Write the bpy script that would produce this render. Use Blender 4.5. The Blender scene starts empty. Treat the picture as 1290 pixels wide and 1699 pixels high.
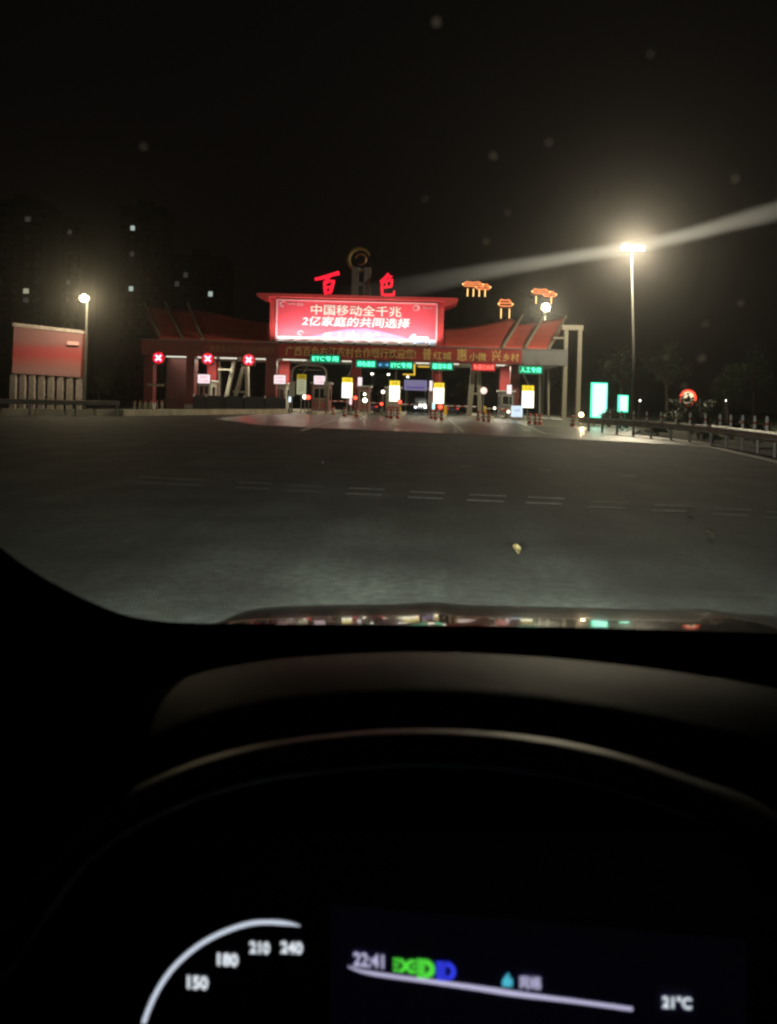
import bpy, bmesh, math, random
from mathutils import Vector, Matrix
random.seed(7)
R = math.radians
scn = bpy.context.scene
C = scn.collection

# ------------------------------------------------------------------ camera
EYE, FOC, PU, PV, ROLL = 1.4, 1300.0, 700.0, 667.0, R(1.5)
cam = bpy.data.cameras.new('camera'); camo = bpy.data.objects.new('camera', cam); C.objects.link(camo)
cam.sensor_fit = 'HORIZONTAL'; cam.sensor_width = 36; cam.lens = 36 * FOC / 1290
cam.shift_x = -(PU - 645) / 1290; cam.shift_y = -(849.5 - PV) / 1290
cam.clip_start = 0.02; cam.clip_end = 4000
cam.dof.use_dof = True; cam.dof.focus_distance = 60; cam.dof.aperture_fstop = 9
camo.location = (0, 0, EYE); camo.rotation_euler = (R(90), -ROLL, 0)
scn.camera = camo

# ------------------------------------------------------------------ night sky
w = bpy.data.worlds.new('World'); scn.world = w; w.use_nodes = True
nt = w.node_tree; bg = nt.nodes['Background']
sky = nt.nodes.new('ShaderNodeTexSky'); sky.sky_type = 'NISHITA'; sky.sun_disc = False
sky.sun_elevation = R(-4); sky.sun_rotation = R(200)
mixs = nt.nodes.new('ShaderNodeMix'); mixs.data_type = 'RGBA'; mixs.inputs[0].default_value = 0.9
nt.links.new(sky.outputs[0], mixs.inputs[6]); mixs.inputs[7].default_value = (0.042, 0.032, 0.027, 1)
nt.links.new(mixs.outputs[2], bg.inputs[0]); bg.inputs[1].default_value = 0.05

scn.view_settings.view_transform = 'Standard'; scn.view_settings.look = 'None'
scn.view_settings.exposure = 0.0; scn.view_settings.gamma = 1.0
scn.view_settings.use_curve_mapping = False
scn.render.engine = 'CYCLES'
cy = scn.cycles
cy.use_denoising = True
cy.max_bounces = 6; cy.diffuse_bounces = 2; cy.glossy_bounces = 3; cy.transmission_bounces = 4
cy.transparent_max_bounces = 24; cy.volume_bounces = 0
cy.sample_clamp_indirect = 2.0; cy.caustics_reflective = False; cy.caustics_refractive = False
cy.filter_width = 2.4
cy.use_adaptive_sampling = True; cy.adaptive_threshold = 0.03; cy.adaptive_min_samples = 16

HAZE = 0.00015

def P(u, v, Y):
    """the world point at distance Y that shows at photograph pixel (u, v)"""
    dx, dy = u - PU, v - PV
    x = dx * math.cos(ROLL) + dy * math.sin(ROLL)
    yd = -dx * math.sin(ROLL) + dy * math.cos(ROLL)
    return Vector((x * Y / FOC, Y, EYE - yd * Y / FOC))

# ------------------------------------------------------------------ materials
MATS = {}
def pbr(name, col, rough=0.6, metal=0.0, var=0.15, scale=4.0, bump=0.0, bscale=40.0, spec=0.5, coat=0.0, rvar=0.0, sheen=0.0):
    if name in MATS: return MATS[name]
    m = bpy.data.materials.new(name); m.use_nodes = True; t = m.node_tree
    b = t.nodes['Principled BSDF']
    b.inputs['Roughness'].default_value = rough; b.inputs['Metallic'].default_value = metal
    b.inputs['Specular IOR Level'].default_value = spec
    b.inputs['Coat Weight'].default_value = coat; b.inputs['Coat Roughness'].default_value = 0.04
    tc = t.nodes.new('ShaderNodeTexCoord')
    n = t.nodes.new('ShaderNodeTexNoise'); n.inputs['Scale'].default_value = scale; n.inputs['Detail'].default_value = 6
    t.links.new(tc.outputs['Object'], n.inputs['Vector'])
    r = t.nodes.new('ShaderNodeValToRGB'); t.links.new(n.outputs['Fac'], r.inputs[0])
    r.color_ramp.elements[0].position = 0.3; r.color_ramp.elements[1].position = 0.7
    r.color_ramp.elements[0].color = (*[c * (1 - var) for c in col], 1)
    r.color_ramp.elements[1].color = (*[min(1, c * (1 + var)) for c in col], 1)
    t.links.new(r.outputs[0], b.inputs['Base Color'])
    if rvar:
        mr = t.nodes.new('ShaderNodeMapRange'); t.links.new(n.outputs['Fac'], mr.inputs[0])
        mr.inputs[1].default_value = 0.3; mr.inputs[2].default_value = 0.7
        mr.inputs[3].default_value = max(0.02, rough - rvar); mr.inputs[4].default_value = min(1, rough + rvar)
        t.links.new(mr.outputs[0], b.inputs['Roughness'])
    if bump:
        n2 = t.nodes.new('ShaderNodeTexNoise'); n2.inputs['Scale'].default_value = bscale; n2.inputs['Detail'].default_value = 4
        t.links.new(tc.outputs['Object'], n2.inputs['Vector'])
        bp = t.nodes.new('ShaderNodeBump'); bp.inputs['Strength'].default_value = bump; bp.inputs['Distance'].default_value = 0.02
        t.links.new(n2.outputs['Fac'], bp.inputs['Height']); t.links.new(bp.outputs[0], b.inputs['Normal'])
    MATS[name] = m
    return m

def glow(name, col, s, vis=True):
    """a surface that gives off light: lamps, lit signs, screens"""
    if name in MATS: return MATS[name]
    m = bpy.data.materials.new(name); m.use_nodes = True; t = m.node_tree
    b = t.nodes['Principled BSDF']
    b.inputs['Base Color'].default_value = (*[c * 0.25 for c in col], 1)
    b.inputs['Emission Color'].default_value = (*col, 1); b.inputs['Emission Strength'].default_value = s
    b.inputs['Roughness'].default_value = 0.35
    if not vis: m.cycles.emission_sampling = 'NONE'
    MATS[name] = m
    return m

ASPH = pbr('asphalt', (0.04, 0.047, 0.04), 0.78, var=0.5, scale=0.8, bump=0.5, bscale=60, spec=0.35)
CONC = pbr('concrete_paving', (0.15, 0.17, 0.138), 0.36, var=0.25, scale=0.5, bump=0.025, bscale=5, rvar=0.09)
SOIL = pbr('soil_and_grass', (0.035, 0.045, 0.022), 0.95, var=0.5, scale=0.8, bump=0.8, bscale=6)
def stain(mat, specs):
    # dirt, aggregate and tyre-worn streaks multiplied into the surface colour
    t = mat.node_tree; b = t.nodes['Principled BSDF']; src = b.inputs['Base Color'].links[0].from_socket
    tc = t.nodes.new('ShaderNodeTexCoord')
    for sc, lo, hi, p0, p1 in specs:
        mp = t.nodes.new('ShaderNodeMapping'); mp.inputs['Scale'].default_value = sc; t.links.new(tc.outputs['Object'], mp.inputs[0])
        n = t.nodes.new('ShaderNodeTexNoise'); n.inputs['Scale'].default_value = 1; n.inputs['Detail'].default_value = 5; t.links.new(mp.outputs[0], n.inputs[0])
        r = t.nodes.new('ShaderNodeMapRange'); t.links.new(n.outputs[0], r.inputs[0])
        r.inputs[1].default_value = p0; r.inputs[2].default_value = p1; r.inputs[3].default_value = lo; r.inputs[4].default_value = hi
        m = t.nodes.new('ShaderNodeMix'); m.data_type = 'RGBA'; m.blend_type = 'MULTIPLY'; m.inputs[0].default_value = 1
        t.links.new(src, m.inputs[6]); t.links.new(r.outputs[0], m.inputs[7]); src = m.outputs[2]
    t.links.new(src, b.inputs['Base Color'])
stain(ASPH, [((11, 11, 11), .55, 1.5, .3, .7), ((1.3, .035, 1), .6, 1.3, .35, .65), ((.22, .3, 1), .65, 1.25, .35, .65)])
stain(CONC, [((1.1, .03, 1), .6, 1.2, .35, .65), ((.35, .5, 1), .7, 1.2, .35, .65)])
PAINT = pbr('road_paint', (0.78, 0.78, 0.72), 0.6, var=0.3, scale=3.0)
WORN = pbr('worn_road_paint', (0.42, 0.44, 0.4), 0.7, var=0.55, scale=5.0)
REDCLAD = pbr('red_cladding', (0.46, 0.04, 0.04), 0.5, var=0.15, scale=1.5)
MAROON = pbr('maroon_and_unlit_cladding', (0.16, 0.028, 0.024), 0.55, var=0.2, scale=1.0)  # also the unlit look painted onto some red columns
MEMB = pbr('red_roof_sheet', (0.6, 0.115, 0.085), 0.55, var=0.14, scale=0.7)
GREYP = pbr('grey_fascia', (0.16, 0.165, 0.165), 0.6, var=0.15, scale=1.0)
WHITE = pbr('white_paint', (0.7, 0.68, 0.62), 0.5, var=0.1)
CREAM = pbr('cream_steel', (0.3, 0.275, 0.21), 0.5, var=0.12)
STONE = pbr('grey_concrete', (0.3, 0.29, 0.26), 0.8, var=0.2, scale=1.5, bump=0.2)
KERB = pbr('pale_kerb_concrete', (0.62, 0.55, 0.41), 0.8, var=0.25, scale=1.2, bump=0.3, bscale=12)
STEEL = pbr('galvanised_steel', (0.3, 0.285, 0.25), 0.55, 0.4, var=0.25, scale=2.0)
DARKM = pbr('dark_metal', (0.03, 0.03, 0.032), 0.5, var=0.2)
BOOTH = pbr('booth_panel', (0.4, 0.37, 0.3), 0.5, var=0.15)
BOOTHR = pbr('booth_panel_faded_red', (0.34, 0.16, 0.13), 0.5, var=0.15)
GLASSD = pbr('dark_window_glass', (0.02, 0.022, 0.022), 0.08, var=0.1, spec=0.8)
DRUMR = pbr('drum_red', (0.5, 0.05, 0.025), 0.45, var=0.1)
DRUMW = pbr('drum_white', (0.75, 0.72, 0.66), 0.4, var=0.05)
YELP = pbr('yellow_paint', (0.8, 0.5, 0.02), 0.45, var=0.1)
GOLD = pbr('gold_lettering', (0.8, 0.58, 0.2), 0.45, var=0.1)
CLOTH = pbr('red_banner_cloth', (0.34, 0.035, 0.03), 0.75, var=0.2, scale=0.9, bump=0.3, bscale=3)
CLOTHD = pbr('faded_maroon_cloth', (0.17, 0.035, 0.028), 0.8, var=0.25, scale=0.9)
BLDG = pbr('dark_rendered_wall', (0.045, 0.043, 0.04), 0.9, var=0.15, scale=0.2)
HILLM = pbr('wooded_hill', (0.02, 0.026, 0.014), 1.0, var=0.5, scale=0.05)
BARK = pbr('bark', (0.07, 0.055, 0.04), 0.9, var=0.3, scale=8)
LEAF = pbr('leaves', (0.03, 0.048, 0.018), 0.6, var=0.45, scale=1.2)
LEAF2 = pbr('dark_leaves', (0.02, 0.036, 0.014), 0.6, var=0.45, scale=1.2)

POLE = pbr('dull_pole_paint', (0.08, 0.078, 0.07), 0.8, 0.0, var=0.2)
VWORN = pbr('nearly_gone_road_paint', (0.17, 0.18, 0.16), 0.75, var=0.5, scale=5.0)
# ------------------------------------------------------------------ mesh helpers
class MB:
    def __init__(s): s.v = []; s.f = []; s.sm = False
    def add(s, vs, fs):
        k = len(s.v); s.v += [Vector(p) for p in vs]; s.f += [tuple(i + k for i in f) for f in fs]; return s
    def box(s, c, d, rz=0.0, tilt=None):
        c = Vector(c); hx, hy, hz = d[0] / 2, d[1] / 2, d[2] / 2
        M = Matrix.Rotation(rz, 3, 'Z')
        if tilt is not None: M = M @ tilt
        vs = [c + M @ Vector((x * hx, y * hy, z * hz)) for z in (-1, 1) for y in (-1, 1) for x in (-1, 1)]
        return s.add(vs, [(0, 2, 3, 1), (4, 5, 7, 6), (0, 1, 5, 4), (2, 6, 7, 3), (0, 4, 6, 2), (1, 3, 7, 5)])
    def span(s, a, b):
        a = Vector(a); b = Vector(b)
        return s.box((a + b) / 2, [abs(b[i] - a[i]) for i in range(3)])
    def path(s, pts, rad, n=8, cap=True):
        pts = [Vector(p) for p in pts]
        if not hasattr(rad, '__len__'): rad = [rad] * len(pts)
        k = len(s.v); prev = None
        for i, p in enumerate(pts):
            a = pts[max(0, i - 1)]; b = pts[min(len(pts) - 1, i + 1)]
            t = (b - a).normalized()
            if prev is None:
                ref = Vector((0, 0, 1)) if abs(t.z) < 0.9 else Vector((1, 0, 0))
                x = t.cross(ref).normalized()
            else:
                x = (prev - t * prev.dot(t)).normalized()
            prev = x; y = t.cross(x)
            for j in range(n):
                an = 2 * math.pi * j / n
                s.v.append(p + (x * math.cos(an) + y * math.sin(an)) * rad[i])
        for i in range(len(pts) - 1):
            for j in range(n):
                j2 = (j + 1) % n
                s.f.append((k + i * n + j, k + i * n + j2, k + (i + 1) * n + j2, k + (i + 1) * n + j))
        if cap:
            s.f.append(tuple(k + j for j in range(n - 1, -1, -1)))
            s.f.append(tuple(k + (len(pts) - 1) * n + j for j in range(n)))
        return s
    def lathe(s, c, prof, n=14):
        c = Vector(c); k = len(s.v)
        for r, z in prof:
            for j in range(n):
                a = 2 * math.pi * j / n; s.v.append(c + Vector((r * math.cos(a), r * math.sin(a), z)))
        for i in range(len(prof) - 1):
            for j in range(n):
                j2 = (j + 1) % n
                s.f.append((k + i * n + j, k + i * n + j2, k + (i + 1) * n + j2, k + (i + 1) * n + j))
        s.f.append(tuple(k + j for j in range(n - 1, -1, -1)))
        s.f.append(tuple(k + (len(prof) - 1) * n + j for j in range(n)))
        return s
    def prism(s, poly, off):
        off = Vector(off); poly = [Vector(p) for p in poly]; n = len(poly); k = len(s.v)
        s.v += poly + [p + off for p in poly]
        s.f.append(tuple(k + i for i in range(n))); s.f.append(tuple(k + n + i for i in range(n - 1, -1, -1)))
        for i in range(n):
            j = (i + 1) % n; s.f.append((k + i, k + n + i, k + n + j, k + j))
        return s
    def disc(s, c, r, th, n=20, ax=(0, -1, 0)):
        c = Vector(c); ax = Vector(ax).normalized()
        return s.path([c, c + ax * th], [r, r], n)
    def grid(s, fn, nu, nv, closed=False):
        k = len(s.v)
        for i in range(nu):
            for j in range(nv): s.v.append(Vector(fn(i / (nu - 1), j / (nv - 1))))
        for i in range(nu - 1):
            for j in range(nv - 1):
                s.f.append((k + i * nv + j, k + (i + 1) * nv + j, k + (i + 1) * nv + j + 1, k + i * nv + j + 1))
        return s
    def blob(s, c, r, n=8, m=6):
        c = Vector(c)
        if not hasattr(r, '__len__'): r = (r, r, r)
        pr = [(math.sin(math.pi * i / m), -math.cos(math.pi * i / m)) for i in range(m + 1)]
        k = len(s.v)
        for a, b in pr:
            for j in range(n):
                an = 2 * math.pi * j / n
                s.v.append(c + Vector((a * math.cos(an) * r[0], a * math.sin(an) * r[1], b * r[2])))
        for i in range(m):
            for j in range(n):
                j2 = (j + 1) % n
                s.f.append((k + i * n + j, k + i * n + j2, k + (i + 1) * n + j2, k + (i + 1) * n + j))
        return s
    def build(s, name, mat, parent=None, loc=None, smooth=False, recalc=True):
        base = Vector((0, 0, 0))
        if parent is not None:
            q = parent
            while q is not None: base += q.location; q = q.parent
        elif loc is not None: base = Vector(loc)
        me = bpy.data.meshes.new(name)
        me.from_pydata([tuple(p - base) for p in s.v], [], s.f); me.update()
        if recalc:
            bm = bmesh.new(); bm.from_mesh(me); bmesh.ops.recalc_face_normals(bm, faces=bm.faces); bm.to_mesh(me); bm.free()
        if smooth:
            for p in me.polygons: p.use_smooth = True
        me.materials.append(mat)
        o = bpy.data.objects.new(name, me); C.objects.link(o)
        if parent is not None: o.parent = parent
        elif loc is not None: o.location = loc
        return o

def tag(o, label, cat, group=None):
    o['label'] = label; o['category'] = cat
    if group: o['group'] = group
    return o
def thing(name, label, cat, loc, group=None):
    o = bpy.data.objects.new(name, None); C.objects.link(o); o.location = loc; o.empty_display_size = 0.2
    return tag(o, label, cat, group)
def struct(o): o['kind'] = 'structure'; return o
def bevel(o, wd, seg=2):
    m = o.modifiers.new('bevel', 'BEVEL'); m.width = wd; m.segments = seg; m.limit_method = 'ANGLE'; return o
def copy_tree(o, parent=None):
    c = o.copy(); C.objects.link(c)
    if parent is not None: c.parent = parent
    for ch in list(o.children): copy_tree(ch, c)
    return c
def aim(loc, target):
    return (Vector(target) - Vector(loc)).to_track_quat('-Z', 'Y').to_euler()
def lamp(kind, name, loc, power, col, parent, target=None, size=0.1, cone=None, blend=0.5, shape=None):
    l = bpy.data.lights.new(name, kind); l.energy = power; l.color = col
    if kind == 'AREA':
        l.shape = 'RECTANGLE'; l.size, l.size_y = shape
    else: l.shadow_soft_size = size
    if kind == 'SPOT': l.spot_size = cone; l.spot_blend = blend
    o = bpy.data.objects.new(name, l); C.objects.link(o)
    base = Vector((0, 0, 0)); q = parent
    while q is not None: base += q.location; q = q.parent
    o.parent = parent; o.location = Vector(loc) - base
    if target is not None: o.rotation_euler = aim(loc, target)
    return o

TEXTC = {}
def text_verts(txt, depth=0.02, bold=0.0):
    key = (txt, depth, bold)
    if key in TEXTC: return TEXTC[key]
    cu = bpy.data.curves.new('lettering', 'FONT'); cu.body = txt; cu.extrude = depth; cu.offset = bold
    cu.resolution_u = 3; cu.fill_mode = 'BOTH'
    o = bpy.data.objects.new('lettering', cu); C.objects.link(o)
    bpy.context.view_layer.update()
    me = bpy.data.meshes.new_from_object(o.evaluated_get(bpy.context.evaluated_depsgraph_get()))
    vs = [v.co.copy() for v in me.vertices]; fs = [tuple(p.vertices) for p in me.polygons]
    bpy.data.objects.remove(o); bpy.data.meshes.remove(me); bpy.data.curves.remove(cu)
    x0 = min(v.x for v in vs); x1 = max(v.x for v in vs); y0 = min(v.y for v in vs); y1 = max(v.y for v in vs)
    TEXTC[key] = (vs, fs, x0, x1, y0, y1)
    return TEXTC[key]
def put_text(mb, txt, c, ex, ey, wd, ht, out, depth=0.01, bold=0.0):
    """lettering centred at c, ex right, ey up, out towards the reader, wd x ht metres"""
    vs, fs, x0, x1, y0, y1 = text_verts(txt, 0.01, bold)
    c = Vector(c); ex = Vector(ex).normalized(); ey = Vector(ey).normalized(); out = Vector(out).normalized()
    kx = wd / (x1 - x0); ky = ht / (y1 - y0)
    mb.add([c + ex * ((v.x - (x0 + x1) / 2) * kx) + ey * ((v.y - (y0 + y1) / 2) * ky) + out * (v.z / 0.01 * depth) for v in vs], fs)
    return mb
EX, EZ, TOWARDS = Vector((1, 0, 0)), Vector((0, 0, 1)), Vector((0, -1, 0))
def ptext(mb, txt, u0, v0, u1, v1, Y, bold=0.0, depth=0.02):
    """lettering that fills the pixel box (centre line) at distance Y, standing upright"""
    a = P(u0, (v0 + v1) / 2, Y); b = P(u1, (v0 + v1) / 2, Y)
    return put_text(mb, txt, P((u0 + u1) / 2, (v0 + v1) / 2, Y), EX, EZ, (b - a).length, (v1 - v0) * Y / FOC, TOWARDS, depth, bold)
def pbox(mb, u, v, wpx, hpx, Y, depth):
    """an upright box centred at pixel (u, v), front face at distance Y"""
    c = P(u, v, Y); k = Y / FOC
    return mb.box((c.x, Y + depth / 2, c.z), (wpx * k, depth, hpx * k))

# ================================================================== THE SETTING
o = MB().grid(lambda a, b: (-600 + 1200 * a, -100 + 700 * b, -0.12), 30, 30).build('ground', SOIL); struct(o)
road_pts = [(-60, -60), (16, -60), (11.4, 10), (10.9, 17), (11.3, 24), (12.2, 30), (12.2, 35), (11.2, 41), (14, 50), (18, 70), (18, 140), (8, 330), (-14, 330), (-22, 140), (-40, 110), (-60, 70)]
o = MB().prism([(x, y, -0.115) for x, y in road_pts], (0, 0, 0.115)).build('road', ASPH); struct(o); road = o
pl = [(-8.2, 39.8), (1.0, 35.6), (6.4, 33.0), (9.3, 31.2), (11.7, 30.4), (12.0, 34.5), (11.0, 41), (13.8, 50), (17.5, 70), (17.5, 110), (-26, 110), (-26, 84), (-14, 70), (-13.2, 50)]
o = MB().prism([(x, y, 0.0) for x, y in pl], (0, 0, 0.006)).build('plaza_paving', CONC); struct(o)

# painted lane lines, the pairs of slow-down strips, the edge line
def strip(pts, wd, z, mat, name='lane_line'):
    m = MB()
    for (x0, y0), (x1, y1) in zip(pts, pts[1:]):
        d = Vector((x1 - x0, y1 - y0)).normalized(); n = Vector((-d.y, d.x)) * wd / 2
        m.add([(x0 - n.x, y0 - n.y, z), (x0 + n.x, y0 + n.y, z), (x1 + n.x, y1 + n.y, z), (x1 - n.x, y1 - n.y, z)], [(0, 1, 2, 3)])
    return m.build(name, mat, road, recalc=False)
def G(u, v):
    """pixel on the ground"""
    yd = -(u - PU) * math.sin(ROLL) + (v - PV) * math.cos(ROLL)
    Y = EYE * FOC / yd; q = P(u, v, Y); return (q.x, q.y)
strip([(9.2, 8), (9.25, 14), (9.4, 18.7), (10.1, 23.5), (10.75, 28.2), (10.9, 31), (10.4, 35), (9.9, 40)], 0.34, 0.011, PAINT, 'edge_line')
strip([G(906, 720), G(1000, 730), G(1100, 737), G(1172, 742)], 0.24, 0.011, PAINT, 'edge_line')
for a, b, c, d in ((745, 695, 770, 718), (560, 695, 500, 715), (655, 697, 650, 714), (860, 700, 905, 720), (605, 690, 596, 697)):
    strip([G(a, b), G(c, d)], 0.17, 0.011, PAINT)
for k, (u, v, wpx) in enumerate(((250, 797, 40), (307, 800, 64), (420, 806, 56), (505, 811, 62), (606, 816, 60), (708, 822, 58), (808, 827, 62), (905, 831, 60), (1010, 838, 64), (1115, 844, 62), (1215, 850, 62), (1300, 855, 60))):
    for dv, sh in ((-4.5, 2), (4.5, -2)):
        a = G(u - wpx / 2 + sh, v + dv - 1.2); b = G(u + wpx / 2 + sh, v + dv + 1.2)
        strip([a, b], 0.14, 0.006, WORN if 560 < u < 960 else VWORN, 'slow_down_strip')
for u0, v0, u1, v1 in ((765, 774, 785, 775), (895, 780, 915, 781), (1030, 789, 1056, 790), (640, 768, 662, 769)):
    strip([G(u0, v0), G(u1, v1)], 0.12, 0.006, WORN, 'slow_down_strip')

# wooded hill behind the gate that carries the pavilions, and far slopes
PAV = [(*P(790, 494, 300)[:2], P(790, 494, 300).z), (*P(837.5, 530, 296)[:2], P(837.5, 530, 296).z), (*P(901, 506, 305)[:2], P(901, 506, 305).z)]
def hillz(x, y):
    h = 0
    for cx, cy, sx, sy, a in ((22, 318, 30, 40, 39), (62, 312, 40, 38, 36), (-60, 420, 120, 70, 22)):
        h += a * math.exp(-((x - cx) / sx) ** 2 - ((y - cy) / sy) ** 2) * (1.0 if cx != 62 else 0.75)
    h += 1.2 * math.sin(x * 0.31) * math.cos(y * 0.23) - 0.6
    for px, py, pz in PAV:
        if y < py + 8: h = min(h, pz - 0.2 + max(0, abs(x - px) - 9) * 0.6)
    return h
o = MB().grid(lambda a, b: (-250 + 620 * a, 215 + 330 * b, hillz(-250 + 620 * a, 215 + 330 * b) - 1.2), 80, 50).build('hill', HILLM, smooth=True); struct(o)

# ================================================================== THE TOLL GATE
YG = 79.0; k79 = YG / FOC
def X79(u): return P(u, 600, YG).x
def Z79(v, u=590): return P(u, v, YG).z
gate = thing('toll_gate', 'wide red toll gate with swept roof wings spanning the lanes', 'toll gate', (P(590, 600, YG).x, YG, 0))
zb, zt = P(590, 597.5, YG).z, P(590, 572.5, YG).z              # fascia bottom and top
xl, xr = X79(234), X79(942)
m = MB().span((xl, YG, zb), (X79(864), YG + 1.2, zt)); m.build('fascia', MAROON, gate)
m = MB().span((X79(864), YG + 0.003, zb), (xr, YG + 1.2, zt)); m.build('bare_fascia', GREYP, gate)['label'] = 'bare grey end of the fascia'
MB().span((xl, YG + 1.2, zb + 0.12), (xr, YG + 13, zb + 0.3)).build('soffit', WHITE, gate)
MB().span((xl, YG - 0.06, zt), (xr, YG + 1.3, zt + 0.1)).build('fascia_cap', GREYP, gate)
MB().span((xl, YG + 12, zb + 0.3), (xr, YG + 13, zt)).build('rear_fascia', MAROON, gate)
# columns, front and back rows; maroon is the same red painted as unlit
for u, wpx, mat, yy in ((315, 14, MAROON, 0.25), (350.5, 15, REDCLAD, 7), (449, 18, MAROON, 0.25), (471, 17, REDCLAD, 7), (590, 15, REDCLAD, 1.5), (725, 16, REDCLAD, 1.5), (838, 16, REDCLAD, 7), (855, 15, MAROON, 1.5), (246, 16, MAROON, 1.5)):
    Y = YG + yy; c = P(u, 640, Y); q = wpx * Y / FOC
    o = MB().span((c.x - q / 2, Y, 0.0), (c.x + q / 2, Y + 1.0, zb + 0.13)); o = bevel(o.build('column', mat, gate), 0.04)
    MB().span((c.x - q / 2 - 0.06, Y - 0.06, 0.0), (c.x + q / 2 + 0.06, Y + 1.06, 0.55)).build('plinth', STONE, o)
# closed bay wall at the far left
MB().span((X79(256), YG + 4, 0), (X79(309), YG + 4.3, zb + 0.1)).build('bay_wall', pbr('dark_maroon_wall', (.07, .018, .016), .7), gate)
pbox(MB(), 257, 638.5, 26, 4, YG - 2, .3).build('bay_rail', CREAM, gate)
# raking concrete struts
def strut(p0, p1, wpx, Y, mat=CREAM):
    a = P(p0[0], p0[1], Y); b = P(p1[0], p1[1], Y); h = wpx * Y / FOC / 2
    m = MB().add([(a.x - h, Y, a.z), (a.x + h, Y, a.z), (b.x + h, Y, b.z), (b.x - h, Y, b.z), (a.x - h, Y + 0.6, a.z), (a.x + h, Y + 0.6, a.z), (b.x + h, Y + 0.6, b.z), (b.x - h, Y + 0.6, b.z)],
                 [(0, 1, 2, 3), (7, 6, 5, 4), (0, 4, 5, 1), (1, 5, 6, 2), (2, 6, 7, 3), (3, 7, 4, 0)])
    return m.build('strut', mat, gate)
strut((407, 597), (386, 672), 6, YG + 3); strut((409, 597), (410, 672), 5, YG + 3.02); strut((388, 598), (372, 672), 5, YG + 6); strut((364, 600), (363, 672), 2.5, YG + 8)
strut((787, 603), (779, 690), 8, YG + 1.4); strut((795, 603), (797, 690), 6.5, YG + 1.42)
for u in (897, 911, 936): strut((u, 607), (u, 690), 2.6, YG + 8)
pbox(MB(), 789, 653, 22, 3, YG + 1.39, 0.64).build('cross_bar', CREAM, gate)
pbox(MB(), 399, 650, 26, 3, YG + 2.99, 0.64).build('cross_bar', CREAM, gate)
pbox(MB(), 374, 613, 24, 2, YG + 5, 0.3).build('cross_bar', CREAM, gate)

# central raised block that carries the billboard
zc0 = zt + 0.1; zc1 = P(590, 497, YG).z
MB().span((X79(446), YG + 0.4, zc0), (X79(735), YG + 3.4, zc1)).build('raised_block', REDCLAD, gate)
for ua, ub in ((446, 456), (725, 735)):
    MB().span((X79(ua), YG + 0.05, zc0), (X79(ub), YG + 0.397, zc1)).build('block_pilaster', REDCLAD, gate)
MB().span((X79(426), YG - 0.7, zc1), (X79(757), YG + 4.2, zc1 + 0.34)).build('roof_plate', REDCLAD, gate)
MB().prism([(X79(426), YG - 0.71, zc1 + 0.0), (X79(446), YG - 0.71, zc1), (X79(446), YG - 0.71, zc1 - 0.5)], (0, 4.5, 0)).build('roof_bracket', REDCLAD, gate)
MB().prism([(X79(757), YG - 0.71, zc1 + 0.0), (X79(735), YG - 0.71, zc1), (X79(735), YG - 0.71, zc1 - 0.5)], (0, 4.5, 0)).build('roof_bracket', REDCLAD, gate)
# swept roof wings: a sheet rising from the fascia to a curved back edge
def interp(tab, x):
    for (a, b), (c, d) in zip(tab, tab[1:]):
        if a <= x <= c: return b + (d - b) * (x - a) / (c - a)
    return tab[-1][1] if x > tab[-1][0] else tab[0][1]
wingL = [(238, 508), (262, 511), (321, 514), (361, 520.5), (401, 530), (432, 535), (446, 536)]
wingR = [(735, 545.5), (760, 544.5), (800, 538), (835, 530), (846, 527.5), (853, 531), (862, 537), (880, 535), (910, 531), (938, 527)]
def wing(tab, ulo, uhi, lean):
    # lean: how far the lower edge is set in from the upper one at the outer end
    def fn(a, b):
        u = ulo + (uhi - ulo) * a
        vt = interp(tab, u); Y = YG + 0.5 + 8.5 * b
        out = (1 - a) if lean > 0 else a
        ul = u + lean * (out ** 1.5)
        f = P(ul, 571.5, YG + 0.5); f.z = zt + 0.12
        t = P(u, vt, YG + 9.0)
        s = b ** 0.85
        return f * (1 - s) + t * s + Vector((0, 0, -0.5 * math.sin(math.pi * b) * (0.4 + 0.6 * out)))
    return fn
for tab, a, b, ln in ((wingL, 240, 446, 24), (wingR, 735, 938, -28)):
    m = MB().grid(wing(tab, a, b, ln), 36, 10); o = m.build('roof_wing', MEMB, gate, smooth=True)
    so = o.modifiers.new('thick', 'SOLIDIFY'); so.thickness = 0.12; so.offset = -1
for (u0, v0), (u1, v1) in (((239, 502), (270, 570)), ((274, 502), (305, 568)), ((311, 503), (336, 562)), ((868.5, 522), (834, 577)), ((905, 521), (872, 577)), ((940, 525), (910, 580))):
    a = P(u0, v0, YG + 8.6); b = P(u1, v1, YG + 0.35)
    MB().path([a, b], [0.13, 0.17], 6).build('roof_mast', CREAM, gate)
o = MB()
for i in range(2):
    c = P(590 + 20 * i, 465, YG + 2); o = MB().span((c.x - 0.35, YG + 1.6, zc1 + 0.3), (c.x + 0.35, YG + 2.3, P(600, 444, YG + 2).z)).build('roof_pylon', pbr('weathered_dark_concrete', (.09, .088, .085), .85), gate)
MB().span((P(588, 460, YG + 2).x, YG + 1.7, P(600, 470, YG).z), (P(612, 460, YG + 2).x, YG + 2.2, P(600, 463, YG).z)).build('pylon_link', MATS['weathered_dark_concrete'], gate)
# lit steel frame at the right end
for ua, ub in ((940.5, 947), (963.5, 970.5)):
    MB().span((X79(ua), YG + 1.5, 0), (X79(ub), YG + 2.0, P(950, 537, YG).z)).build('end_frame_post', CREAM, gate)
MB().span((X79(936), YG + 1.45, P(950, 545, YG).z), (X79(972), YG + 2.05, P(950, 536.5, YG).z)).build('end_frame_beam', CREAM, gate)
MB().span((X79(922), YG + 1.55, P(935, 560, YG).z), (X79(941), YG + 1.9, P(935, 557, YG).z)).build('end_frame_beam', CREAM, gate)
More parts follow.
